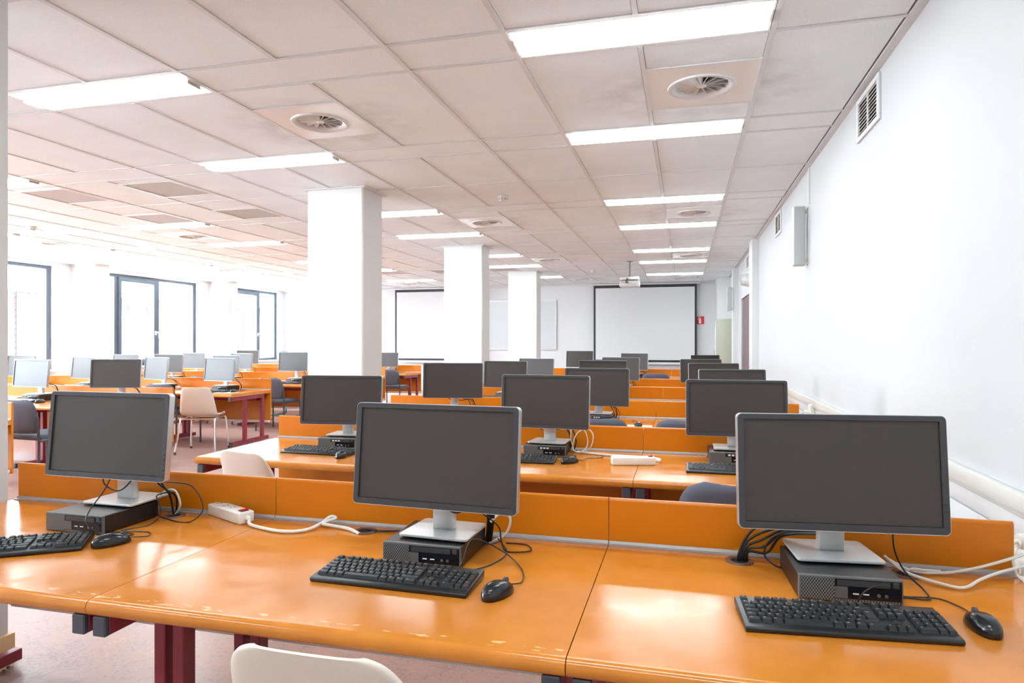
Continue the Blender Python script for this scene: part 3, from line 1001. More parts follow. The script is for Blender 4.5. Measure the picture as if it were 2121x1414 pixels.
# ------------------------------------------------------------------ desks
DT = 0.66      # desktop height
def desk_meshes(wd):
    h = wd / 2 - 0.0012
    D = {}
    prof = [(0.785, 0.66), (0.785, 0.62), (0.020, 0.62)]
    for i in range(0, 10):
        a = math.radians(270 - 180 * i / 9)
        prof.append((0.018 + 0.018 * math.cos(a), 0.64 + 0.02 * math.sin(a)))
    prof.append((0.020, 0.66))
    D['tabletop'] = MB().prism(prof[::-1], 'x', -h, h).mesh('tabletop', smooth=True, angle=30)
    pp = [(0.787, 0.222), (0.805, 0.222), (0.805, 0.797)]
    for i in range(0, 7):
        a = math.radians(180 * i / 6)
        pp.append((0.796 + 0.009 * math.cos(a), 0.797 + 0.009 * math.sin(a)))
    pp.append((0.787, 0.797))
    D['back_panel'] = MB().prism(pp, 'x', -h, h).mesh('back_panel', smooth=True, angle=30)
    D['edge_strip'] = MB().prism([(0.766, 0.66), (0.786, 0.66), (0.786, 0.672), (0.783, 0.672), (0.779, 0.664), (0.766, 0.663)], 'x', -h, h).mesh('edge_strip')
    D['cable_tray'] = MB().box(-h + 0.06, h - 0.06, 0.56, 0.572, 0.53, 0.619).box(-h + 0.06, h - 0.06, 0.572, 0.78, 0.53, 0.538).mesh('cable_tray')
    D['bottom_tube'] = MB().cyl((-h + 0.005, 0.765, 0.245), (h - 0.005, 0.765, 0.245), 0.016, n=10).mesh('bottom_tube', smooth=True)
    return D
DESKM = {1.2: desk_meshes(1.2), 1.105: desk_meshes(1.105)}
FT = MB().box(-0.019, 0.019, 0.022, 0.67, 0.57, 0.619).mesh('top_rail', bevel=0.003, seg=1)
FL = MB().box(-0.019, 0.019, -0.025, 0.025, 0.065, 0.57).mesh('leg', bevel=0.003, seg=1)
FF = MB().box(-0.019, 0.019, 0.045, 0.765, 0.022, 0.067).mesh('foot_rail', bevel=0.003, seg=1)
FC = MB().box(-0.0195, 0.0195, -0.012, 0.004, -0.0245, 0.0245).mesh('end_cap', bevel=0.003, seg=1)
FV = MB().cyl((0, 0, 0), (0, 0, 0.008), 0.018, n=12).cyl((0, 0, 0.008), (0, 0, 0.023), 0.006, n=8).mesh('levelling_foot', smooth=True)
GRO = MB().lathe([(0.024, 0.0005), (0.024, 0.003), (0.038, 0.004), (0.041, 0.0005)], 28).mesh('grommet', smooth=True)
GRH = MB().cyl((0, 0, 0.0003), (0, 0, 0.0012), 0.025, n=24).mesh('grommet_hole')
def desk(x, ypanel, wd, label, group, worn=False):
    t = thing('desk', label, 'desk', (x, ypanel - 0.785, 0), 0, group)
    D = DESKM[wd]
    top = obj('tabletop', D['tabletop'].copy() if worn else D['tabletop'], None, t)
    if len(top.data.materials) == 0:
        top.data.materials.append(MATS['tabletop_worn' if worn else 'tabletop_orange'])
    for gx in ((-0.21, 0.22) if wd > 1.15 else (-0.167, 0.267)):
        g = obj('grommet', GRO, 'grommet_brown', t, (gx, 0.718, DT))
        obj('hole', GRH, 'hole_black', g)
    obj('back_panel', D['back_panel'], 'orange', t)
    obj('edge_strip', D['edge_strip'], 'strip_metal', t)
    obj('cable_tray', D['cable_tray'], 'maroon', t)
    obj('bottom_tube', D['bottom_tube'], 'strip_white', t)
    for s in (-1, 1):
        f = obj('side_frame', FT, 'maroon', t, (s * (wd / 2 - 0.032), 0, 0))
        for y in (0.297, 0.645):
            obj('leg', FL, 'maroon', f, (0, y, 0))
        obj('foot_rail', FF, 'maroon', f)
        obj('end_cap', FC, 'cap_grey', f, (0, 0.02, 0.5945))
        obj('end_cap', FC, 'cap_grey', f, (0, 0.043, 0.0445))
        for y in (0.09, 0.72):
            obj('levelling_foot', FV, 'chrome', f, (0, y, 0))
    return t
RROWS = [2.095, 3.88, 5.62, 7.36, 8.95, 12.13]
RNAME = ['front row', 'second row', 'third row', 'fourth row', 'fifth row', 'farthest row']
RCOL = [(-2.033, 1.2, 'left'), (-0.833, 1.2, 'centre'), (0.3195, 1.105, 'right')]
for r, yp in enumerate(RROWS):
    for c, (x, wd, cn) in enumerate(RCOL):
        desk(x, yp, wd, 'orange desk, %s of the %s beside the white wall' % ({'left': 'left-hand one', 'centre': 'middle one', 'right': 'right-hand one'}[cn], RNAME[r]), 'orange desks in rows beside the white wall', worn=(r == 0 and c < 2))
LROWS = [4.17, 5.92, 7.65, 9.37, 11.1, 12.8]
LNAME = ['nearest row', 'second row', 'third row', 'fourth row', 'fifth row', 'farthest row']
LCOL = [(-5.91, 'aisle end'), (-7.11, 'second desk from the aisle'), (-8.31, 'third desk from the aisle'), (-9.51, 'window end')]
for r, yp in enumerate(LROWS):
    for c, (x, cn) in enumerate(LCOL):
        if r == 0 and c > 1:
            continue
        desk(x, yp, 1.2, 'orange desk in the window block, %s, %s' % (LNAME[r], cn), 'orange desks in rows by the windows')

# ------------------------------------------------------------------ monitors
MW, MH = 0.507, 0.296
def ring_mesh(w0, h0, r0, w1, h1, r1, y0, y1, name, dz=0.0, bevelfront=0.0):
    a = rrect(w0, h0, r0)
    b = rrect(w1, h1, r1, 5, 0, dz)
    n = len(a)
    vs = [(x, y0, z) for x, z in a] + [(x, y0, z) for x, z in b] + [(x, y1, z) for x, z in a] + [(x, y1, z) for x, z in b]
    fs = []
    for i in range(n):
        j = (i + 1) % n
        fs += [(i, j, n + j, n + i), (n + i, n + j, 3 * n + j, 3 * n + i), (i, 2 * n + i, 2 * n + j, j), (2 * n + i, 3 * n + i, 3 * n + j, 2 * n + j)]
    return MB().add(vs, fs)
TILT = math.radians(5.2)
HEAD = Matrix.Translation((0, -0.118, 0.243)) @ Matrix.Rotation(-TILT, 4, 'X')
def head_mesh(mb, name, **k):
    return mb.xf(HEAD).mesh(name, **k)
M_RIM = head_mesh(ring_mesh(MW, MH, 0.013, MW - 0.0035, MH - 0.0035, 0.012, -0.001, 0.022, 'rim'), 'rim', smooth=True, angle=40)
M_BEZ = head_mesh(ring_mesh(MW - 0.0035, MH - 0.0035, 0.012, MW - 0.034, MH - 0.034, 0.001, -0.003, 0.012, 'bezel', 0.002), 'bezel', smooth=True, angle=40)
M_SCR = head_mesh(MB().box(-(MW - 0.036) / 2, (MW - 0.036) / 2, 0.002, 0.006, -(MH - 0.036) / 2 + 0.002, (MH - 0.036) / 2 + 0.002), 'screen')
M_BACK = head_mesh(MB().prism(rrect(MW - 0.008, MH - 0.008, 0.011), 'y', 0.008, 0.022).prism(rrect(0.40, 0.22, 0.03), 'y', 0.022, 0.045).prism(rrect(0.20, 0.14, 0.02), 'y', 0.045, 0.058), 'back_shell', smooth=True, angle=40)
bt = MB()
for i in range(4):
    bt.box(MW / 2 - 0.0145, MW / 2 - 0.0055, -0.0048, -0.002, -MH / 2 + 0.040 + 0.017 * i, -MH / 2 + 0.0435 + 0.017 * i)
M_BTN = head_mesh(bt, 'buttons')
M_LED = head_mesh(MB().cyl((MW / 2 - 0.011, -0.004, -MH / 2 + 0.019), (MW / 2 - 0.011, -0.002, -MH / 2 + 0.019), 0.005, n=12), 'power_button')
nk = MB().prism([(-0.012, 0.010), (0.020, 0.010), (0.006, 0.30), (-0.020, 0.30)], 'x', -0.033, 0.033)
nk.box(-0.04, 0.04, -0.07, -0.005, 0.215, 0.275)
M_NECK = nk.mesh('neck', bevel=0.004)
pl = rrect(0.218, 0.185, 0.014)
M_PLATE = MB().prism([(x * (1.0 if y < 0 else 0.96), y) for x, y in pl], 'z', 0.004, 0.011).mesh('base_plate', bevel=0.0015, seg=1)
M_FOOT = MB().prism(rrect(0.19, 0.16, 0.012), 'z', 0.0, 0.005).mesh('base_pad')
def monitor(x, y, zc, yaw_deg, zbase, label, group, hx=0.0):
    """x,y,zc: centre of the screen"""
    a = math.radians(yaw_deg)
    bx, by = x - 0.118 * math.sin(a) - hx * math.cos(a), y + 0.118 * math.cos(a) - hx * math.sin(a)
    t = thing('monitor', label, 'monitor', (bx, by, zbase), a, group)
    dz = zc - zbase - 0.243
    for nm, me, m in (('rim', M_RIM, 'rim_silver'), ('bezel', M_BEZ, 'bezel_black'), ('screen', M_SCR, 'screen_glass'), ('back_shell', M_BACK, 'shell_black'), ('buttons', M_BTN, 'shell_black'), ('power_button', M_LED, 'shell_black')):
        obj(nm, me, m, t, (hx, 0, dz))
    obj('neck', M_NECK, 'silver', t)
    obj('base_plate', M_PLATE, 'silver', t)
    obj('base_pad', M_FOOT, 'shell_black', t)
    return t

# ------------------------------------------------------------------ small desktop computers
PW, PD, PH = 0.237, 0.240, 0.062
P_BODY = MB().box(-PW / 2, PW / 2, -PD / 2 + 0.012, PD / 2, 0.004, PH).mesh('body', bevel=0.002, seg=1)
P_FRONT = MB().box(-PW / 2, PW / 2, -PD / 2, -PD / 2 + 0.012, 0.002, PH + 0.001).mesh('front_bezel', bevel=0.002, seg=1)
P_GRILL = box_mesh('vent_grille', -PW / 2 + 0.004, -PW / 2 + 0.082, -PD / 2 - 0.0015, -PD / 2, 0.006, PH - 0.003)
P_LOW = box_mesh('lower_grille', -PW / 2 + 0.082, PW / 2 - 0.004, -PD / 2 - 0.0012, -PD / 2, 0.004, 0.010)
P_PANEL = box_mesh('media_panel', -PW / 2 + 0.083, PW / 2 - 0.004, -PD / 2 - 0.0015, -PD / 2, 0.011, PH - 0.004)
P_DRIVE = box_mesh('optical_drive', -PW / 2 + 0.088, PW / 2 - 0.030, -PD / 2 - 0.003, -PD / 2 - 0.0015, 0.042, 0.056)
P_BADGE = box_mesh('badge_plate', -PW / 2 + 0.083, -PW / 2 + 0.112, -PD / 2 - 0.003, -PD / 2 - 0.0015, 0.012, 0.040)
pp = MB()
for x in (-PW / 2 + 0.124, -PW / 2 + 0.147):
    pp.box(x, x + 0.013, -PD / 2 - 0.0025, -PD / 2 - 0.0015, 0.0225, 0.0255)
P_USB = pp.mesh('usb_ports')
pp = MB()
for x in (PW / 2 - 0.055, PW / 2 - 0.038):
    pp.cyl((x, -PD / 2 - 0.0028, 0.023), (x, -PD / 2 - 0.0015, 0.023), 0.0042, n=12)
P_JACK = pp.mesh('audio_jacks')
P_PWR = MB().box(PW / 2 - 0.024, PW / 2 - 0.010, -PD / 2 - 0.003, -PD / 2 - 0.0015, 0.043, 0.057).mesh('power_button', bevel=0.001, seg=1)
pp = MB()
for i in range(3):
    pp.box(-PW / 2 + 0.096 + 0.018 * i, -PW / 2 + 0.107 + 0.018 * i, -PD / 2 - 0.0036, -PD / 2 - 0.003, 0.045, 0.053)
P_ICON = pp.mesh('front_icons')
P_FEET = MB().box(-PW / 2 + 0.015, -PW / 2 + 0.035, -PD / 2 + 0.02, -PD / 2 + 0.04, 0, 0.004).box(PW / 2 - 0.035, PW / 2 - 0.015, -PD / 2 + 0.02, -PD / 2 + 0.04, 0, 0.004).box(-PW / 2 + 0.015, -PW / 2 + 0.035, PD / 2 - 0.04, PD / 2 - 0.02, 0, 0.004).box(PW / 2 - 0.035, PW / 2 - 0.015, PD / 2 - 0.04, PD / 2 - 0.02, 0, 0.004).mesh('feet')
P_STK = box_mesh('blue_sticker', -PW / 2 + 0.010, -PW / 2 + 0.022, -PD / 2 - 0.0022, -PD / 2 - 0.0015, 0.006, 0.014)
def computer(x, y, yaw, label, group, icons=False):
    t = thing('computer', label, 'computer', (x, y, DT), math.radians(yaw), group)
    b = obj('body', P_BODY, 'pc_black', t)
    f = obj('front_bezel', P_FRONT, 'pc_grey', t)
    obj('vent_grille', P_GRILL, 'perforated_grey', f)
    obj('lower_grille', P_LOW, 'perforated_grey', f)
    obj('media_panel', P_PANEL, 'pc_gloss', f)
    obj('optical_drive', P_DRIVE, 'bezel_black', f)
    obj('badge_plate', P_BADGE, 'pc_grey', f)
    obj('usb_ports', P_USB, 'legend_white', f)
    obj('audio_jacks', P_JACK, 'pc_grey', f)
    obj('power_button', P_PWR, 'bezel_black', f)
    if icons:
        obj('front_icons', P_ICON, 'legend_white', f)
        obj('blue_sticker', P_STK, 'blue_port', f)
    obj('feet', P_FEET, 'shell_black', t)
    return t

# ------------------------------------------------------------------ keyboards
KW, KD = 0.442, 0.150
kb = MB()
def kz(y):      # upper surface height over depth
    return 0.013 + 0.012 * (y + KD / 2) / KD
prof = [(-KD / 2, 0.004), (-KD / 2 + 0.004, 0.0), (KD / 2 - 0.004, 0.004), (KD / 2, 0.010), (KD / 2, kz(KD / 2) - 0.003), (KD / 2 - 0.003, kz(KD / 2)), (-KD / 2 + 0.003, kz(-KD / 2)), (-KD / 2, kz(-KD / 2) - 0.003)]
K_BODY = MB().prism(prof, 'x', -KW / 2, KW / 2).mesh('body', bevel=0.0035, seg=2)
U = 0.0189
KEYS = []       # (x, y, w, text)
x0 = -KW / 2 + 0.010
yt = KD / 2 - 0.020
def row(y, xs, specs):
    x = xs
    for wdt, tx in specs:
        if tx is not None:
            KEYS.append((x + wdt * U / 2, y, wdt, 1.0, tx))
        x += wdt * U
fr = [(1, 'Esc'), (0.75, None)] + [(1, 'F%d' % i) for i in (1, 2, 3, 4)] + [(0.5, None)] + [(1, 'F%d' % i) for i in (5, 6, 7, 8)] + [(0.5, None)] + [(1, 'F%d' % i) for i in (9, 10, 11, 12)]
row(yt, x0, fr)
y1 = yt - 0.024
row(y1, x0, [(1, '2')] + [(1, ch) for ch in '&1234567890-'][1:] + [(1, '='), (2, 'Bksp')])
row(y1 - U, x0, [(1.5, 'Tab')] + [(1, ch) for ch in 'AZERTYUIOP^$'])
row(y1 - 2 * U, x0, [(1.75, 'Lock')] + [(1, ch) for ch in 'QSDFGHJKLM%m'][:12])
KEYS.append((x0 + 14.375 * U, y1 - 1.5 * U, 1.25, 2.0, 'Enter'))
row(y1 - 3 * U, x0, [(1.25, 'Shift'), (1, '<')] + [(1, ch) for ch in 'WXCVBN,;:='] + [(2.75, 'Shift')])
row(y1 - 4 * U, x0, [(1.5, 'Ctrl'), (1.25, 'W'), (1.25, 'Alt'), (5.5, ''), (1.25, 'Gr'), (1.25, 'W'), (1.25, 'M'), (1.75, 'Ctrl')])
xn = x0 + 15.35 * U
row(yt, xn, [(1, 'Prt'), (1, 'Scr'), (1, 'Brk')])
row(y1, xn, [(1, 'Ins'), (1, 'Hom'), (1, 'PgU')])
row(y1 - U, xn, [(1, 'Del'), (1, 'End'), (1, 'PgD')])
row(y1 - 3 * U, xn, [(1, None), (1, '^')])
row(y1 - 4 * U, xn, [(1, '<'), (1, 'v'), (1, '>')])
xp = xn + 3.35 * U
row(y1, xp, [(1, 'Num'), (1, '/'), (1, '*'), (1, '-')])
row(y1 - U, xp, [(1, '7'), (1, '8'), (1, '9')])
row(y1 - 2 * U, xp, [(1, '4'), (1, '5'), (1, '6')])
row(y1 - 3 * U, xp, [(1, '1'), (1, '2'), (1, '3')])
row(y1 - 4 * U, xp, [(2, '0'), (1, '.')])
KEYS.append((xp + 3.5 * U, y1 - 1.5 * U, 1, 2.0, '+'))
KEYS.append((xp + 3.5 * U, y1 - 3.5 * U, 1, 2.0, 'Ent'))
def key_mb(w, h):
    m = MB()
    a, b = w * U / 2 - 0.0006, h * U / 2 - 0.0006
    c, d = a - 0.0026, b - 0.0028
    m.add([(-a, -b, 0), (a, -b, 0), (a, b, 0), (-a, b, 0), (-c, -d + 0.001, 0.0075), (c, -d + 0.001, 0.0075), (c, d + 0.0008, 0.0080), (-c, d + 0.0008, 0.0080)], [(0, 3, 2, 1), (4, 5, 6, 7), (0, 1, 5, 4), (1, 2, 6, 5), (2, 3, 7, 6), (3, 0, 4, 7)])
    return m
KM = {}
for k in KEYS:
    key = (k[2], k[3])
    if key not in KM:
        KM[key] = key_mb(*key).mesh('key')
SL = math.atan2(0.012, KD)
def legends():
    out = MB()
    done = {}
    for x, y, w, h, tx in KEYS:
        if not tx:
            continue
        if tx not in done:
            cu = bpy.data.curves.new('legend', 'FONT')
            cu.body = tx
            cu.size = 0.0062 if len(tx) == 1 else 0.0042
            cu.resolution_u = 2
            o = bpy.data.objects.new('legend', cu)
            C.objects.link(o)
            me = bpy.data.meshes.new_from_object(o)
            done[tx] = ([tuple(v.co) for v in me.vertices], [tuple(p.vertices) for p in me.polygons])
            bpy.data.objects.remove(o)
            bpy.data.meshes.remove(me)
            bpy.data.curves.remove(cu)
        vs, fs = done[tx]
        ox, oy = x - w * U / 2 + 0.0048, y + h * U / 2 - 0.0098
        out.add([(vx + ox, vy + oy, kz(vy + oy) + 0.0072 + 0.0012) for vx, vy, vz in vs], fs)
    me = bpy.data.meshes.new('key_legends')
    me.from_pydata(out.v, [], out.f)
    return me
K_LEG = legends()
allk = MB()
for x, y, w, h, tx in KEYS:
    m = key_mb(w, h)
    m.xf(Matrix.Translation((x, y, kz(y) - 0.0005)) @ Matrix.Rotation(SL, 4, 'X'))
    allk.add(m.v, m.f)
K_ALL = allk.mesh('keys')
def keyboard(x, y, yaw, label, group, detailed):
    t = thing('keyboard', label, 'keyboard', (x, y, DT), math.radians(yaw), group)
    b = obj('body', K_BODY, 'kb_black', t)
    if detailed:
        for kx, ky, w, h, tx in KEYS:
            obj('key', KM[(w, h)], 'key_black', t, (kx, ky, kz(ky) - 0.0005), (SL, 0, 0))
        obj('key_legends', K_LEG, 'legend_white', t)
    else:
        o = obj('keys', K_ALL, 'key_black', t)
        o['kind'] = 'stuff'
    return t

# ------------------------------------------------------------------ mice
def mouse_mesh():
    n, m = 28, 10
    vs, fs = [], []
    for j in range(m + 1):
        ph = (PI / 2) * j / m
        cr, hz = math.cos(ph), math.sin(ph)
        for i in range(n):
            a = 2 * PI * i / n
            ly = math.sin(a)
            lx = math.cos(a)
            ex = abs(lx) ** 0.85 * (1 if lx > 0 else -1)
            wx = 0.0300 * (1 - 0.10 * ly * ly) * ex
            wy = 0.0570 * (abs(ly) ** 0.9) * (1 if ly > 0 else -1)
            k = cr ** 0.62
            zz = 0.004 + 0.033 * hz ** 0.9
            yy = wy * k - 0.004 * hz
            zz *= (1.0 - 0.22 * max(0, yy) / 0.057)
            vs.append((wx * k, yy, zz))
    for j in range(m):
        for i in range(n):
            i2 = (i + 1) % n
            fs.append((j * n + i, j * n + i2, (j + 1) * n + i2, (j + 1) * n + i))
    b = MB().add(vs, fs)
    o = len(b.v)
    base = [(v[0] * 0.92, v[1] * 0.96, 0.0) for v in vs[:n]]
    b.add(base, [tuple(range(n - 1, -1, -1))])
    for i in range(n):
        b.f.append((i, o + i, o + (i + 1) % n, (i + 1) % n))
    return b.mesh('body', smooth=True, angle=70)
MO = mouse_mesh()
MO_W = MB().cyl((-0.0035, 0.034, 0.026), (0.0035, 0.034, 0.026), 0.0105, n=16).mesh('wheel', smooth=True)
MO_S = MB().box(-0.0006, 0.0006, 0.018, 0.050, 0.020, 0.0338).mesh('button_split')
def mouse(x, y, yaw, label, group, cable=None):
    t = thing('mouse', label, 'mouse', (x, y, DT), math.radians(yaw), group)
    obj('body', MO, 'mouse_black', t)
    obj('wheel', MO_W, 'cap_grey', t)
    pts = cable
    if pts is None:
        pts = [(0, 0.056, 0.012), (0.005, 0.09, 0.006), (-0.03, 0.16, 0.0035), (0.0, 0.24, 0.0035), (-0.07, 0.30, 0.0035)]
        obj('cable', MB().tube(spline(pts, 6), 0.0019, 6).mesh('cable', smooth=True), 'cable_black', t)
    else:
        inv = (Matrix.Translation((x, y, DT)) @ Matrix.Rotation(math.radians(yaw), 4, 'Z')).inverted()
        loc = [inv @ Vector(p) for p in spline(pts, 7)]
        obj('cable', MB().tube(loc, 0.0019, 6).mesh('cable', smooth=True), 'cable_black', t)
    return t
def cable(pts, r, m, label, name='cable', n=8, group=None):
    o = obj(name, MB().tube(spline(pts, 8), r * 0.85, n).mesh(name, smooth=True), m)
    return tag(o, label, 'cable', group)

# ------------------------------------------------------------------ workstations
RM = {  # row, col: screen centre x,y,z, yaw
 (0, 0): (-1.930, 1.848, 0.977, -0.3), (0, 1): (-0.694, 1.765, 0.972, -3.2), (0, 2): (0.384, 1.84, 0.966, 6.6),
 (1, 0): (-2.005, 3.585, 0.948, 7.0), (1, 1): (-0.757, 3.60, 0.966, -3.9), (1, 2): (0.257, 3.628, 0.952, 1.3),
 (2, 0): (-1.898, 5.27, 0.971, 12.0), (2, 1): (-0.671, 5.165, 0.944, -2.0), (2, 2): (0.352, 5.323, 0.939, 11.6),
 (3, 0): (-1.938, 7.09, 0.935, -5.0), (3, 1): (-0.846, 7.024, 0.951, 1.3), (3, 2): (0.285, 7.041, 0.931, 10.5),
 (4, 0): (-1.928, 8.615, 0.926, -12.8), (4, 1): (-0.811, 8.619, 0.947, -14.6), (4, 2): (0.193, 8.655, 0.930, 5.5),
 (5, 0): (-1.841, 11.825, 0.983, -9.5), (5, 1): (-0.871, 11.847, 0.943, -18.6), (5, 2): (0.338, 11.819, 0.918, 19.0)}
LM = {  # window block
 (1, 0): (-5.687, 5.557, 0.969, 17.6), (1, 1): (-6.828, 5.572, 0.958, -2.5),
 (2, 0): (-5.820, 7.287, 0.939, -8.2), (2, 1): (-6.817, 7.299, 0.943, -15.2), (2, 2): (-8.064, 7.334, 0.937, -11.9), (2, 3): (-9.14, 7.31, 0.955, 0.0),
 (3, 0): (-5.877, 9.035, 0.988, -0.2), (3, 1): (-7.084, 9.021, 0.928, -3.0), (3, 2): (-8.193, 9.041, 0.942, 7.6), (3, 3): (-9.054, 9.036, 0.933, -0.1),
 (4, 2): (-8.100, 10.755, 0.926, -5.8), (4, 3): (-9.192, 10.772, 0.930, 1.1),
 (5, 0): (-5.93, 12.47, 0.925, 0.0), (5, 2): (-8.35, 12.45, 0.945, -72.0), (5, 3): (-9.232, 12.473, 0.959, 6.7)}
PCP = {(0, 0): (-1.978, 1.885, 0), (0, 1): (-0.727, 1.872, 0), (0, 2): (0.385, 1.893, 3.0), (1, 0): (-2.02, 3.665, 3), (1, 1): (-0.762, 3.71, 3), (1, 2): (0.24, 3.73, 0)}
KBP = {(0, 0): (-2.008, 1.557, 34), (0, 1): (-0.746, 1.636, -1.2), (0, 2): (0.342, 1.632, 5.5), (1, 0): (-2.03, 3.40, -3), (1, 1): (-0.885, 3.44, 3), (1, 2): (0.226, 3.40, 0), (2, 1): (-0.70, 5.10, 0)}
MOP = {(0, 0): (-1.747, 1.692, -25), (0, 1): (-0.457, 1.602, -20), (0, 2): (0.640, 1.685, 4), (1, 0): (-1.835, 3.29, 10), (1, 1): (-0.588, 3.445, -38), (2, 1): (-0.34, 5.05, 0)}
MCB = {(0, 0): [(-1.722, 1.742, 0.672), (-1.70, 1.79, 0.664), (-1.742, 1.83, 0.663), (-1.838, 1.82, 0.663), (-1.80, 1.90, 0.663), (-1.78, 1.93, 0.70), (-1.84, 1.975, 0.74)],
       (0, 1): [(-0.437, 1.655, 0.672), (-0.418, 1.70, 0.664), (-0.445, 1.80, 0.664), (-0.52, 1.88, 0.68), (-0.585, 1.80, 0.735), (-0.592, 1.73, 0.70), (-0.60, 1.735, 0.664), (-0.54, 1.80, 0.664), (-0.52, 1.92, 0.664), (-0.57, 2.00, 0.68)],
       (0, 2): [(0.636, 1.742, 0.672), (0.64, 1.80, 0.664), (0.606, 1.852, 0.663), (0.53, 1.846, 0.663), (0.50, 1.80, 0.69), (0.45, 1.755, 0.715), (0.41, 1.735, 0.70), (0.395, 1.735, 0.667)]}
CN = ['left', 'centre', 'right']
def ws_r(r, c):
    return '%s desk of the %s beside the white wall' % ({0: 'left-hand', 1: 'middle', 2: 'right-hand'}[c], RNAME[r])
def ws_l(r, c):
    return '%s desk, %s of the window block' % (['aisle-end', 'second-from-aisle', 'third-from-aisle', 'window-end'][c], LNAME[r])
def cable_cluster(x, y, zc, loc_name, group, full):
    """loose cables falling from the back of a monitor to the desk behind the computer"""
    t = thing('cable_cluster', 'tangle of black cables, ' + loc_name, 'cable', (x, y, DT), 0, group)
    rnd = random.Random(hash(loc_name) % 1000 if False else int(abs(x * 100) + abs(y * 37)))
    for i in range(4 if full else 3):
        a = rnd.uniform(-0.03, 0.03)
        ex = 0.115 + rnd.uniform(-0.02, 0.03)
        pts = [(a, 0.03, zc - DT - 0.10), (a + 0.04, 0.07, 0.16 + rnd.uniform(-0.03, 0.03)), (ex - 0.02, 0.11, 0.13 + rnd.uniform(-0.03, 0.04)), (ex + 0.01, 0.12, 0.06), (ex - 0.005, 0.13, 0.004)]
        obj('cable', MB().tube(spline(pts, 6), 0.0036 if i % 2 else 0.0026, 6).mesh('cable', smooth=True), 'cable_black', t)
    if full:
        obj('loop_cable', MB().tube(spline([(-0.07, 0.03, zc - DT - 0.14), (-0.06, 0.02, 0.15), (-0.02, 0.03, 0.13), (0.0, 0.05, 0.19)], 6), 0.003, 6).mesh('loop', smooth=True), 'cable_black', t)
    return t
for (r, c), (x, y, z, yw) in RM.items():
    L = ws_r(r, c)
    px_, py_, pa = PCP.get((r, c), (x - 0.118 * math.sin(math.radians(yw)), y + 0.105, yw * 0.3))
    computer(px_, py_, pa, 'small black computer, ' + L, 'small black computers beside the white wall', icons=(r > 0))
    monitor(x, y, z, yw, DT + PH + 0.0015, 'black monitor, ' + L, 'monitors beside the white wall', {(0, 0): 0.03, (0, 1): 0.018, (0, 2): -0.012}.get((r, c), 0.0))
    kx, ky, ka = KBP.get((r, c), (px_ + 0.0, RROWS[r] - 0.50, 0))
    keyboard(kx, ky, ka, 'black keyboard on the ' + L, 'black keyboards beside the white wall', r == 0)
    mx, my, ma = MOP.get((r, c), (px_ + 0.32, RROWS[r] - 0.50, 5))
    mouse(mx, my, ma, 'black cable mouse on the ' + L, 'black mice beside the white wall', MCB.get((r, c)))
    if r > 0:
        cable_cluster(px_, py_, z, L, 'cable tangles beside the white wall', r < 3)
for (r, c), (x, y, z, yw) in LM.items():
    L = ws_l(r, c)
    a = math.radians(yw)
    px_, py_ = x - 0.118 * math.sin(a), y + 0.118 * math.cos(a) - 0.01
    computer(px_, py_, 0 if abs(yw) > 30 else yw * 0.3, 'small black computer, ' + L, 'small black computers in the window block', icons=True)
    monitor(x, y, z, yw, DT + PH + 0.0015, 'black monitor, ' + L, 'monitors in the window block')
    keyboard(px_, LROWS[r] - 0.50, 0, 'black keyboard on the ' + L, 'black keyboards in the window block', False)
    mouse(px_ + 0.30, LROWS[r] - 0.49, 5, 'black cable mouse on the ' + L, 'black mice in the window block')
    cable_cluster(px_, py_, z, L, 'cable tangles in the window block', False)

# front row cables, each one laid by hand
B = 'cable_black'
g = 'black cables of the front row left desk'
cable([(-1.99, 1.90, 0.86), (-1.99, 1.895, 0.80), (-1.93, 1.90, 0.775), (-1.88, 1.91, 0.82), (-1.87, 1.92, 0.88)], 0.0032, B, 'short black cable looping under the left front monitor', group=g)
cable([(-1.84, 1.94, 0.86), (-1.83, 1.98, 0.80), (-1.74, 2.03, 0.775), (-1.68, 2.02, 0.70), (-1.69, 1.97, 0.664), (-1.765, 1.966, 0.664), (-1.86, 1.99, 0.68), (-1.86, 2.0, 0.74), (-1.80, 2.02, 0.75)], 0.0025, B, 'thin black cable making a wide loop right of the left front monitor', group=g)
cable([(-1.86, 1.95, 0.87), (-1.85, 1.99, 0.79), (-1.835, 2.03, 0.74), (-1.832, 2.047, 0.662)], 0.004, B, 'black cable dropping into the left front desk hole', group=g)
cable([(-1.845, 1.96, 0.87), (-1.83, 2.0, 0.77), (-1.815, 2.04, 0.73), (-1.822, 2.05, 0.662)], 0.004, B, 'second black cable dropping into the left front desk hole', group=g)
cable([(-1.90, 2.01, 0.70), (-1.86, 2.03, 0.745), (-1.815, 2.035, 0.752), (-1.80, 2.045, 0.70), (-1.825, 2.05, 0.662)], 0.0045, 'cable_white', 'grey white cable arching into the left front desk hole', group=g)
cable([(-1.925, 1.88, 0.86), (-1.93, 1.84, 0.79), (-1.915, 1.765, 0.735), (-1.90, 1.745, 0.70), (-1.85, 1.75, 0.668), (-1.79, 1.755, 0.664), (-1.76, 1.79, 0.664), (-1.80, 1.80, 0.664), (-1.86, 1.79, 0.664)], 0.0025, B, 'thin black cable hanging in front of the left front computer', group=g)
g = 'black cables of the front row middle desk'
cable([(-0.68, 1.84, 0.845), (-0.675, 1.83, 0.81), (-0.64, 1.83, 0.80), (-0.61, 1.85, 0.83)], 0.0034, B, 'black cable looping in front of the middle front monitor stand', group=g)
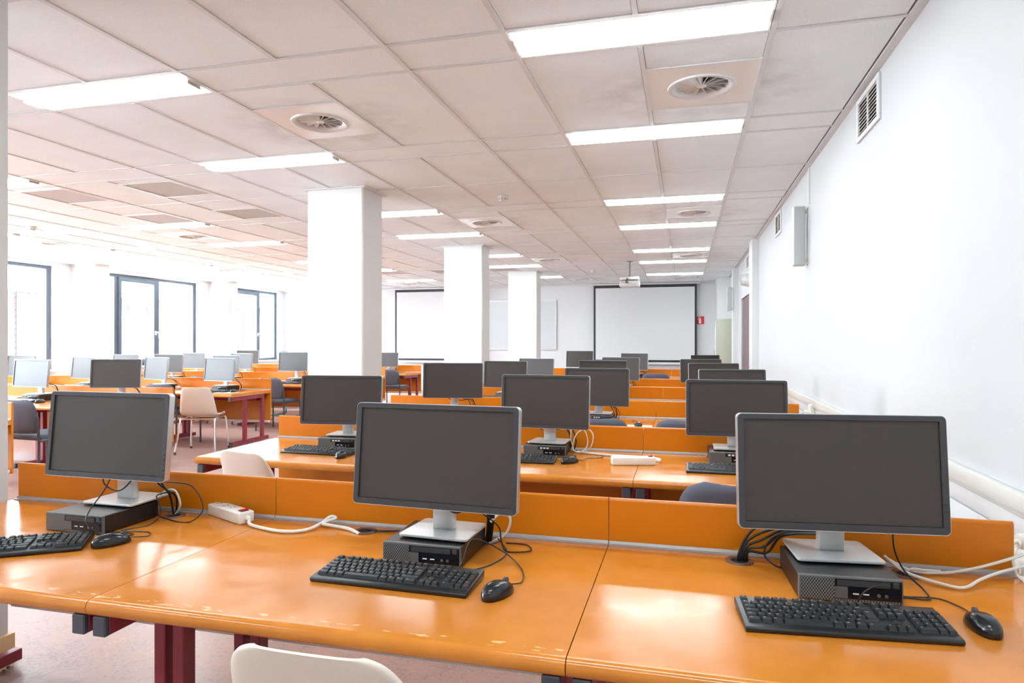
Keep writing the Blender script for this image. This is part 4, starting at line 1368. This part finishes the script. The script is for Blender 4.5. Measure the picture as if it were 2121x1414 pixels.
cable([(-0.63, 1.86, 0.84), (-0.60, 1.90, 0.79), (-0.55, 1.93, 0.74), (-0.545, 1.95, 0.69), (-0.53, 1.94, 0.664), (-0.493, 1.933, 0.664), (-0.454, 1.96, 0.664), (-0.482, 2.011, 0.664), (-0.546, 2.012, 0.664)], 0.0025, B, 'thin black cable with a loop right of the middle front computer', group=g)
for i in range(5):
    o = 0.008 * i
    cable([(-0.62 + o, 1.90, 0.86), (-0.605 + o, 1.95, 0.80), (-0.60 + o * 0.6, 1.99, 0.75), (-0.612 + o * 0.5, 2.008, 0.662)], 0.004, B, 'black cable bundle strand behind the middle front computer', group='cable bundle strands behind the middle front computer')
cable([(-0.59, 1.985, 0.735), (-0.56, 2.01, 0.76), (-0.535, 2.02, 0.74), (-0.55, 2.02, 0.69), (-0.60, 2.005, 0.662)], 0.005, 'cable_white', 'white cable arching behind the middle front computer', group=g)
cable([(-1.033, 2.035, 0.666), (-0.977, 2.029, 0.666), (-0.93, 2.035, 0.668), (-0.86, 2.02, 0.675)], 0.0038, B, 'black cable from desk hole to the middle front computer', group=g)
g = 'black cables of the front row right desk'
for i in range(5):
    o = 0.007 * i
    cable([(0.33 + o, 1.97, 0.80 - o), (0.27, 2.0 + o, 0.785 - 1.5 * o), (0.20 + o, 2.02, 0.765 - 2.5 * o), (0.165 + o * 0.5, 2.025, 0.72 - o), (0.146 + o, 2.03, 0.662)], 0.0045, B, 'thick black cable strand bent into the right front desk hole', group='cable strands at the right front desk hole')
cable([(0.30, 1.99, 0.775), (0.24, 2.01, 0.74), (0.22, 2.02, 0.69), (0.25, 2.0, 0.664), (0.29, 2.0, 0.667)], 0.003, B, 'thin black cable dipping left of the right front computer', group=g)
cable([(0.52, 1.90, 0.84), (0.53, 1.93, 0.76), (0.555, 1.93, 0.70), (0.59, 1.90, 0.666), (0.583, 1.838, 0.664), (0.54, 1.835, 0.664), (0.51, 1.84, 0.664)], 0.0026, B, 'thin black cable curling right of the right front computer', group=g)
cable([(0.54, 2.03, 0.70), (0.60, 2.03, 0.672), (0.68, 2.045, 0.668), (0.75, 2.05, 0.682), (0.83, 2.06, 0.708), (0.90, 2.085, 0.728), (0.945, 2.12, 0.735)], 0.0048, 'cable_white', 'upper white power cable running to the wall outlet')
cable([(0.53, 2.02, 0.71), (0.58, 2.0, 0.675), (0.66, 1.94, 0.668), (0.70, 1.94, 0.668), (0.755, 2.0, 0.672), (0.82, 2.04, 0.685), (0.90, 2.07, 0.702), (0.945, 2.12, 0.705)], 0.0048, 'cable_white', 'lower white power cable sagging towards the wall outlet')
cable([(0.90, 2.15, 0.72), (0.87, 2.10, 0.70), (0.862, 2.06, 0.675), (0.872, 2.05, 0.662)], 0.0045, 'cable_white', 'white cable looping into the desk hole at the wall')
cable([(0.587, 2.033, 0.662), (0.60, 2.02, 0.68), (0.63, 2.03, 0.676), (0.68, 2.06, 0.668)], 0.004, 'cable_white', 'short white cable coming out of the right desk hole')

# ------------------------------------------------------------------ power strips
def power_strip(x, y, yaw, label, sockets, cord=None):
    t = thing('power_strip', label, 'power strip', (x, y, DT), math.radians(yaw), 'white power strips')
    L = 0.07 + 0.052 * sockets
    obj('body', MB().box(-L / 2, L / 2, -0.029, 0.029, 0.0, 0.042).mesh('body', bevel=0.007, seg=3), 'strip_white', t)
    for i in range(sockets):
        sx = -L / 2 + 0.032 + 0.048 * i
        s = obj('socket', MB().lathe([(0.0185, 0.0423), (0.0205, 0.0432), (0.0205, 0.042)], 20, (sx, 0, 0)).cyl((sx, 0, 0.0420), (sx, 0, 0.0424), 0.0185, n=20).mesh('socket'), 'strip_white', t)
        obj('contact_hole', MB().cyl((sx - 0.0, -0.008, 0.0424), (sx, -0.008, 0.0428), 0.003, n=8).cyl((sx, 0.008, 0.0424), (sx, 0.008, 0.0428), 0.003, n=8).mesh('hole'), 'hole_black', s)
    rk = obj('switch_frame', MB().box(L / 2 - 0.035, L / 2 - 0.012, -0.014, 0.014, 0.042, 0.0445).mesh('frame'), 'shell_black', t)
    obj('red_rocker', MB().prism([(L / 2 - 0.033, 0.044), (L / 2 - 0.014, 0.044), (L / 2 - 0.014, 0.051), (L / 2 - 0.0235, 0.046), (L / 2 - 0.033, 0.046)], 'y', -0.012, 0.012).mesh('rocker'), 'red_switch', rk)
    obj('cord_collar', MB().cyl((L / 2, 0, 0.02), (L / 2 + 0.02, 0, 0.018), 0.011, 0.007, 14).mesh('collar', smooth=True), 'strip_white', t)
    if cord:
        inv = (Matrix.Translation((x, y, DT)) @ Matrix.Rotation(math.radians(yaw), 4, 'Z')).inverted()
        pts = [Vector((L / 2 + 0.015, 0, 0.018))] + [inv @ Vector(p) for p in cord]
        obj('cord', MB().tube(spline(pts, 8), 0.0058, 10).mesh('cord', smooth=True), 'cable_white', t)
    return t
power_strip(-1.592, 2.055, -24, 'white power strip with red switch lying on the front row desk', 3,
            [(-1.46, 1.985, 0.667), (-1.39, 1.955, 0.667), (-1.30, 1.937, 0.667), (-1.235, 1.965, 0.667), (-1.215, 2.03, 0.672), (-1.195, 2.065, 0.69), (-1.175, 2.065, 0.685), (-1.205, 2.03, 0.676), (-1.16, 2.035, 0.668), (-1.10, 2.02, 0.667), (-1.045, 1.99, 0.662)])
power_strip(-0.262, 3.485, 14, 'white power strip with red switch on the second row desk', 3,
            [(-0.13, 3.535, 0.675), (-0.14, 3.62, 0.672), (-0.25, 3.68, 0.668), (-0.42, 3.70, 0.667), (-0.55, 3.74, 0.668), (-0.60, 3.78, 0.666)])
power_strip(-6.74, 7.50, 5, 'white power strip on the window block desk behind the beige chair', 3)
power_strip(-6.33, 5.60, 5, 'white power strip on the window block desk behind the front left monitor', 2)
# white cable hoop behind second-row middle computer
cable([(-0.62, 3.77, 0.67), (-0.635, 3.76, 0.74), (-0.63, 3.755, 0.81), (-0.60, 3.75, 0.83), (-0.55, 3.76, 0.78), (-0.54, 3.76, 0.71), (-0.575, 3.74, 0.67), (-0.62, 3.73, 0.69), (-0.60, 3.74, 0.77), (-0.55, 3.77, 0.80), (-0.51, 3.77, 0.77), (-0.52, 3.77, 0.70), (-0.56, 3.79, 0.664)], 0.004, 'cable_white', 'white coiled cable beside the second row middle computer')
# mouse pad paper in third row
tag(obj('mouse_mat', MB().prism(rrect(0.24, 0.19, 0.01, 3, -0.36, 5.03), 'z', DT, DT + 0.002).mesh('mat'), 'paper_green'), 'pale green mouse mat on the third row middle desk', 'mouse mat')
bpy.data.objects['mouse_mat'].location = (0, 0, 0.0)
tag(obj('mouse_mat', MB().prism(rrect(0.24, 0.19, 0.01, 3, -5.56, 7.10), 'z', DT, DT + 0.002).mesh('mat'), 'paper_green'), 'pale green mouse mat on the window block aisle-end desk', 'mouse mat')

# ------------------------------------------------------------------ plastic shell chairs
def plastic_chair_meshes():
    # profile (y forward, z up) from top of back to front of seat; half width along it
    pr = [(-0.246, 0.772, 0.112), (-0.245, 0.769, 0.128), (-0.243, 0.758, 0.152), (-0.238, 0.735, 0.172), (-0.230, 0.70, 0.186), (-0.212, 0.63, 0.200), (-0.195, 0.56, 0.212), (-0.175, 0.49, 0.220), (-0.155, 0.455, 0.222), (-0.115, 0.430, 0.222), (-0.05, 0.420, 0.220), (0.05, 0.424, 0.216), (0.12, 0.432, 0.210), (0.17, 0.428, 0.204), (0.190, 0.412, 0.196)]
    ctl = spline([(y, z, w) for y, z, w in pr], 3)
    n = 16
    rows = []
    for i, p in enumerate(ctl):
        a = ctl[max(i - 1, 0)]; b = ctl[min(i + 1, len(ctl) - 1)]
        ty, tz = b.x - a.x, b.y - a.y
        l = math.hypot(ty, tz)
        ny, nz = -tz / l, ty / l       # normal towards sitter (up/forward)
        if ny * 0.5 + nz < 0:
            ny, nz = -ny, -nz
        if p.y > 0.58:
            ny, nz = 0.965, 0.26
        r = []
        for k in range(n + 1):
            v = -1 + 2 * k / n
            # rounded side lip + dished centre
            x = 0.93 * p.z * math.sin(v * PI / 2 * 0.97)
            dish = 0.030 * (abs(v) ** 2.5) * min(1.0, max(0.0, (0.80 - p.y) / 0.12))
            r.append(Vector((x, p.x + ny * dish, p.y + nz * dish)))
        rows.append((r, Vector((0, ny, nz))))
    vs, fs = [], []
    m = len(rows)
    for off in (0.0, -0.006):
        for r, nn in rows:
            for q in r:
                vs.append(q + nn * off)
    w = n + 1
    for i in range(m - 1):
        for k in range(n):
            fs.append((i * w + k, i * w + k + 1, (i + 1) * w + k + 1, (i + 1) * w + k))
            o = m * w
            fs.append((o + i * w + k, o + (i + 1) * w + k, o + (i + 1) * w + k + 1, o + i * w + k + 1))
    o = m * w
    for k in range(n):
        fs.append((k, o + k, o + k + 1, k + 1))
        e = (m - 1) * w
        fs.append((e + k, e + k + 1, o + e + k + 1, o + e + k))
    for i in range(m - 1):
        fs.append((i * w, (i + 1) * w, o + (i + 1) * w, o + i * w))
        fs.append((i * w + n, o + i * w + n, o + (i + 1) * w + n, (i + 1) * w + n))
    shell = MB().add(vs, fs).mesh('shell', smooth=True, angle=50)
    legs = []
    for s in (-1, 1):
        pts = spline([(s * 0.222, -0.25, 0.012), (s * 0.20, -0.205, 0.25), (s * 0.192, -0.175, 0.375), (s * 0.190, -0.145, 0.402), (s * 0.190, 0.0, 0.405), (s * 0.192, 0.13, 0.408), (s * 0.198, 0.165, 0.392), (s * 0.205, 0.19, 0.33), (s * 0.222, 0.225, 0.012)], 6)
        legs.append(MB().tube(pts, 0.0105, 12).mesh('leg_frame', smooth=True))
    feet = [MB().cyl((s * 0.2225, y, 0.0), (s * 0.2205, y * 0.985, 0.03), 0.0135, n=12).mesh('foot_cap', smooth=True) for s in (-1, 1) for y in (-0.252, 0.227)]
    bars = MB().tube([(-0.19, -0.15, 0.398), (0.19, -0.15, 0.398)], 0.009, 10).tube([(-0.19, 0.10, 0.402), (0.19, 0.10, 0.402)], 0.009, 10).mesh('cross_bar', smooth=True)
    return shell, legs, feet, bars
PC_S, PC_L, PC_F, PC_B = plastic_chair_meshes()
def plastic_chair(x, y, yaw, label):
    t = thing('plastic_chair', label, 'chair', (x, y, 0), math.radians(yaw), 'beige plastic shell chairs')
    obj('shell', PC_S, 'beige_plastic', t)
    for me in PC_L:
        obj('leg_frame', me, 'chrome', t)
    for me in PC_F:
        obj('foot_cap', me, 'cap_grey', t)
    obj('cross_bar', PC_B, 'chrome', t)
    return t
plastic_chair(-0.622, 1.24, 0, 'beige plastic chair at the bottom edge, in front of front desk')
plastic_chair(-2.00, 2.96, -15, 'beige plastic chair between the front and second desk rows')
plastic_chair(-5.53, 6.65, 20, 'beige plastic chair with chrome legs in the left aisle')
plastic_chair(-6.98, 6.62, 0, 'light plastic chair tucked behind the second window block row')

# ------------------------------------------------------------------ fabric chairs
def pad(wfun, h0, h1, th, curve, n=14, m=14, edge=0.012):
    """upholstered back: x across, z up, y thickness; returns MB"""
    vs, fs = [], []
    for side in (0, 1):
        for j in range(m + 1):
            v = j / m
            z = h0 + (h1 - h0) * v
            w = wfun(v)
            for i in range(n + 1):
                u = -1 + 2 * i / n
                x = w * u
                yc = curve * (u * u)
                d = min((1 - abs(u)) * w, (z - h0) + 0.001, (h1 - z) + 0.001)
                k = min(1.0, max(0.0, d / 0.03)) ** 0.5
                y = yc + (th / 2) * (1 if side else -1) * (0.25 + 0.75 * k)
                vs.append((x, y, z))
    w1 = n + 1
    o = (m + 1) * w1
    for j in range(m):
        for i in range(n):
            a = j * w1 + i
            fs.append((a, a + 1, a + w1 + 1, a + w1))
            fs.append((o + a, o + a + w1, o + a + w1 + 1, o + a + 1))
    for i in range(n):
        fs.append((i, o + i, o + i + 1, i + 1))
        a = m * w1 + i
        fs.append((a, a + 1, o + a + 1, o + a))
    for j in range(m):
        a = j * w1
        fs.append((a, a + w1, o + a + w1, o + a))
        a = j * w1 + n
        fs.append((a, o + a, o + a + w1, a + w1))
    return MB().add(vs, fs)
def back_w(v):
    top = 0.215
    # straight sides, broad rounded upper corners
    r = 0.36
    if v > 1 - r:
        q = (v - (1 - r)) / r
        return 0.13 + 0.095 * math.sqrt(max(0, 1 - q * q)) if q < 1 else 0.13
    return 0.225 - 0.02 * max(0, (0.18 - v)) / 0.18
def seat_mb():
    pts = rrect(0.45, 0.42, 0.07, 6)
    n = len(pts)
    vs, fs = [], []
    for z, k in ((0.405, 0.94), (0.415, 1.0), (0.435, 1.0), (0.450, 0.96), (0.455, 0.85), (0.457, 0.5)):
        for x, y in pts:
            vs.append((x * k, y * k - 0.0, z - 0.02 * max(0, y - 0.12)))
    for j in range(5):
        for i in range(n):
            i2 = (i + 1) % n
            fs.append((j * n + i, j * n + i2, (j + 1) * n + i2, (j + 1) * n + i))
    fs.append(tuple(range(n - 1, -1, -1)))
    fs.append(tuple(range(5 * n, 6 * n)))
    return MB().add(vs, fs)
FB = pad(back_w, 0.47, 0.775, 0.045, 0.035).xf(Matrix.Translation((0, -0.235, 0)) @ Matrix.Translation((0, 0, 0.47)) @ Matrix.Rotation(math.radians(9), 4, 'X') @ Matrix.Translation((0, 0, -0.47))).mesh('backrest', smooth=True, angle=60)
FS = seat_mb().xf(Matrix.Translation((0, 0.01, 0))).mesh('seat', smooth=True, angle=60)
FLG = []
for s in (-1, 1):
    FLG.append(MB().tube([(s * 0.232, -0.215, 0.015), (s * 0.232, -0.212, 0.40), (s * 0.232, -0.225, 0.62)], 0.0115, 10).mesh('rear_leg', smooth=True))
    FLG.append(MB().tube(spline([(s * 0.232, 0.205, 0.015), (s * 0.232, 0.200, 0.36), (s * 0.230, 0.185, 0.402), (s * 0.228, 0.15, 0.410), (s * 0.228, -0.205, 0.405)], 5), 0.0115, 10).mesh('front_leg', smooth=True))
FBK = MB().box(0.195, 0.235, -0.235, -0.205, 0.54, 0.60).box(-0.235, -0.195, -0.235, -0.205, 0.54, 0.60).mesh('bracket', bevel=0.004, seg=1)
FFT = [MB().cyl((s * 0.232, y, 0.0), (s * 0.232, y, 0.03), 0.014, n=10).mesh('foot_cap', smooth=True) for s in (-1, 1) for y in (-0.215, 0.205)]
FCR = MB().tube([(-0.23, -0.12, 0.402), (0.23, -0.12, 0.402)], 0.009, 8).tube([(-0.23, 0.13, 0.402), (0.23, 0.13, 0.402)], 0.009, 8).mesh('cross_bar', smooth=True)
def fabric_chair(x, y, yaw, label):
    t = thing('fabric_chair', label, 'chair', (x, y, 0), math.radians(yaw), 'blue grey fabric chairs')
    obj('backrest', FB, 'fabric_blue', t)
    obj('seat', FS, 'fabric_blue', t)
    for me in FLG:
        obj(me.name.split('.')[0], me, 'chair_metal', t)
    for me in FFT:
        obj('foot_cap', me, 'cap_grey', t)
    obj('bracket', FBK, 'chair_shell', t)
    obj('cross_bar', FCR, 'chair_metal', t)
    return t
fabric_chair(0.20, 2.81, 0, 'blue grey fabric chair behind the right front monitor')
fabric_chair(-0.59, 4.78, 0, 'blue grey fabric chair at the third row middle desk')
fabric_chair(0.02, 4.82, 0, 'blue grey fabric chair at the third row right-hand desk')
fabric_chair(-1.90, 6.48, 0, 'blue grey fabric chair at the fourth row left-hand desk')
fabric_chair(-0.47, 11.42, 0, 'blue grey fabric chair at the farthest row beside the white wall')
fabric_chair(-5.82, 4.88, -4, 'blue grey fabric chair at the left edge behind the white pillar')
fabric_chair(-5.82, 8.58, 0, 'blue grey fabric chair beside the thick pillar, fourth window block row')
fabric_chair(-5.48, 11.82, 0, 'blue grey fabric chair seen between the first two pillars')
fabric_chair(-7.48, 6.66, 0, 'blue grey fabric chair behind the front left monitor, third window row')
fabric_chair(-6.28, 7.02, 0, 'blue grey fabric chair tucked under the desk behind the beige chair')
fabric_chair(-7.1, 8.70, 0, 'blue grey fabric chair under the fourth window block row')

# ------------------------------------------------------------------ chair with a green sled frame, under the window block
t = thing('sled_chair', 'grey chair on a green sled base under the fifth window block row', 'chair', (-6.75, 10.30, 0), 0)
obj('backrest', FB, 'fabric_blue', t)
obj('seat', FS, 'fabric_blue', t)
for sx in (-1, 1):
    obj('sled_frame', MB().tube(spline([(sx * 0.225, -0.23, 0.60), (sx * 0.225, -0.20, 0.40), (sx * 0.225, 0.12, 0.402), (sx * 0.225, 0.19, 0.36), (sx * 0.225, 0.21, 0.08), (sx * 0.225, 0.17, 0.014), (sx * 0.225, -0.22, 0.014)], 6), 0.012, 10).mesh('sled_frame', smooth=True), 'teal_tube', t)
obj('rear_bar', MB().tube([(-0.225, -0.22, 0.014), (0.225, -0.22, 0.014)], 0.012, 10).mesh('rear_bar', smooth=True), 'teal_tube', t)
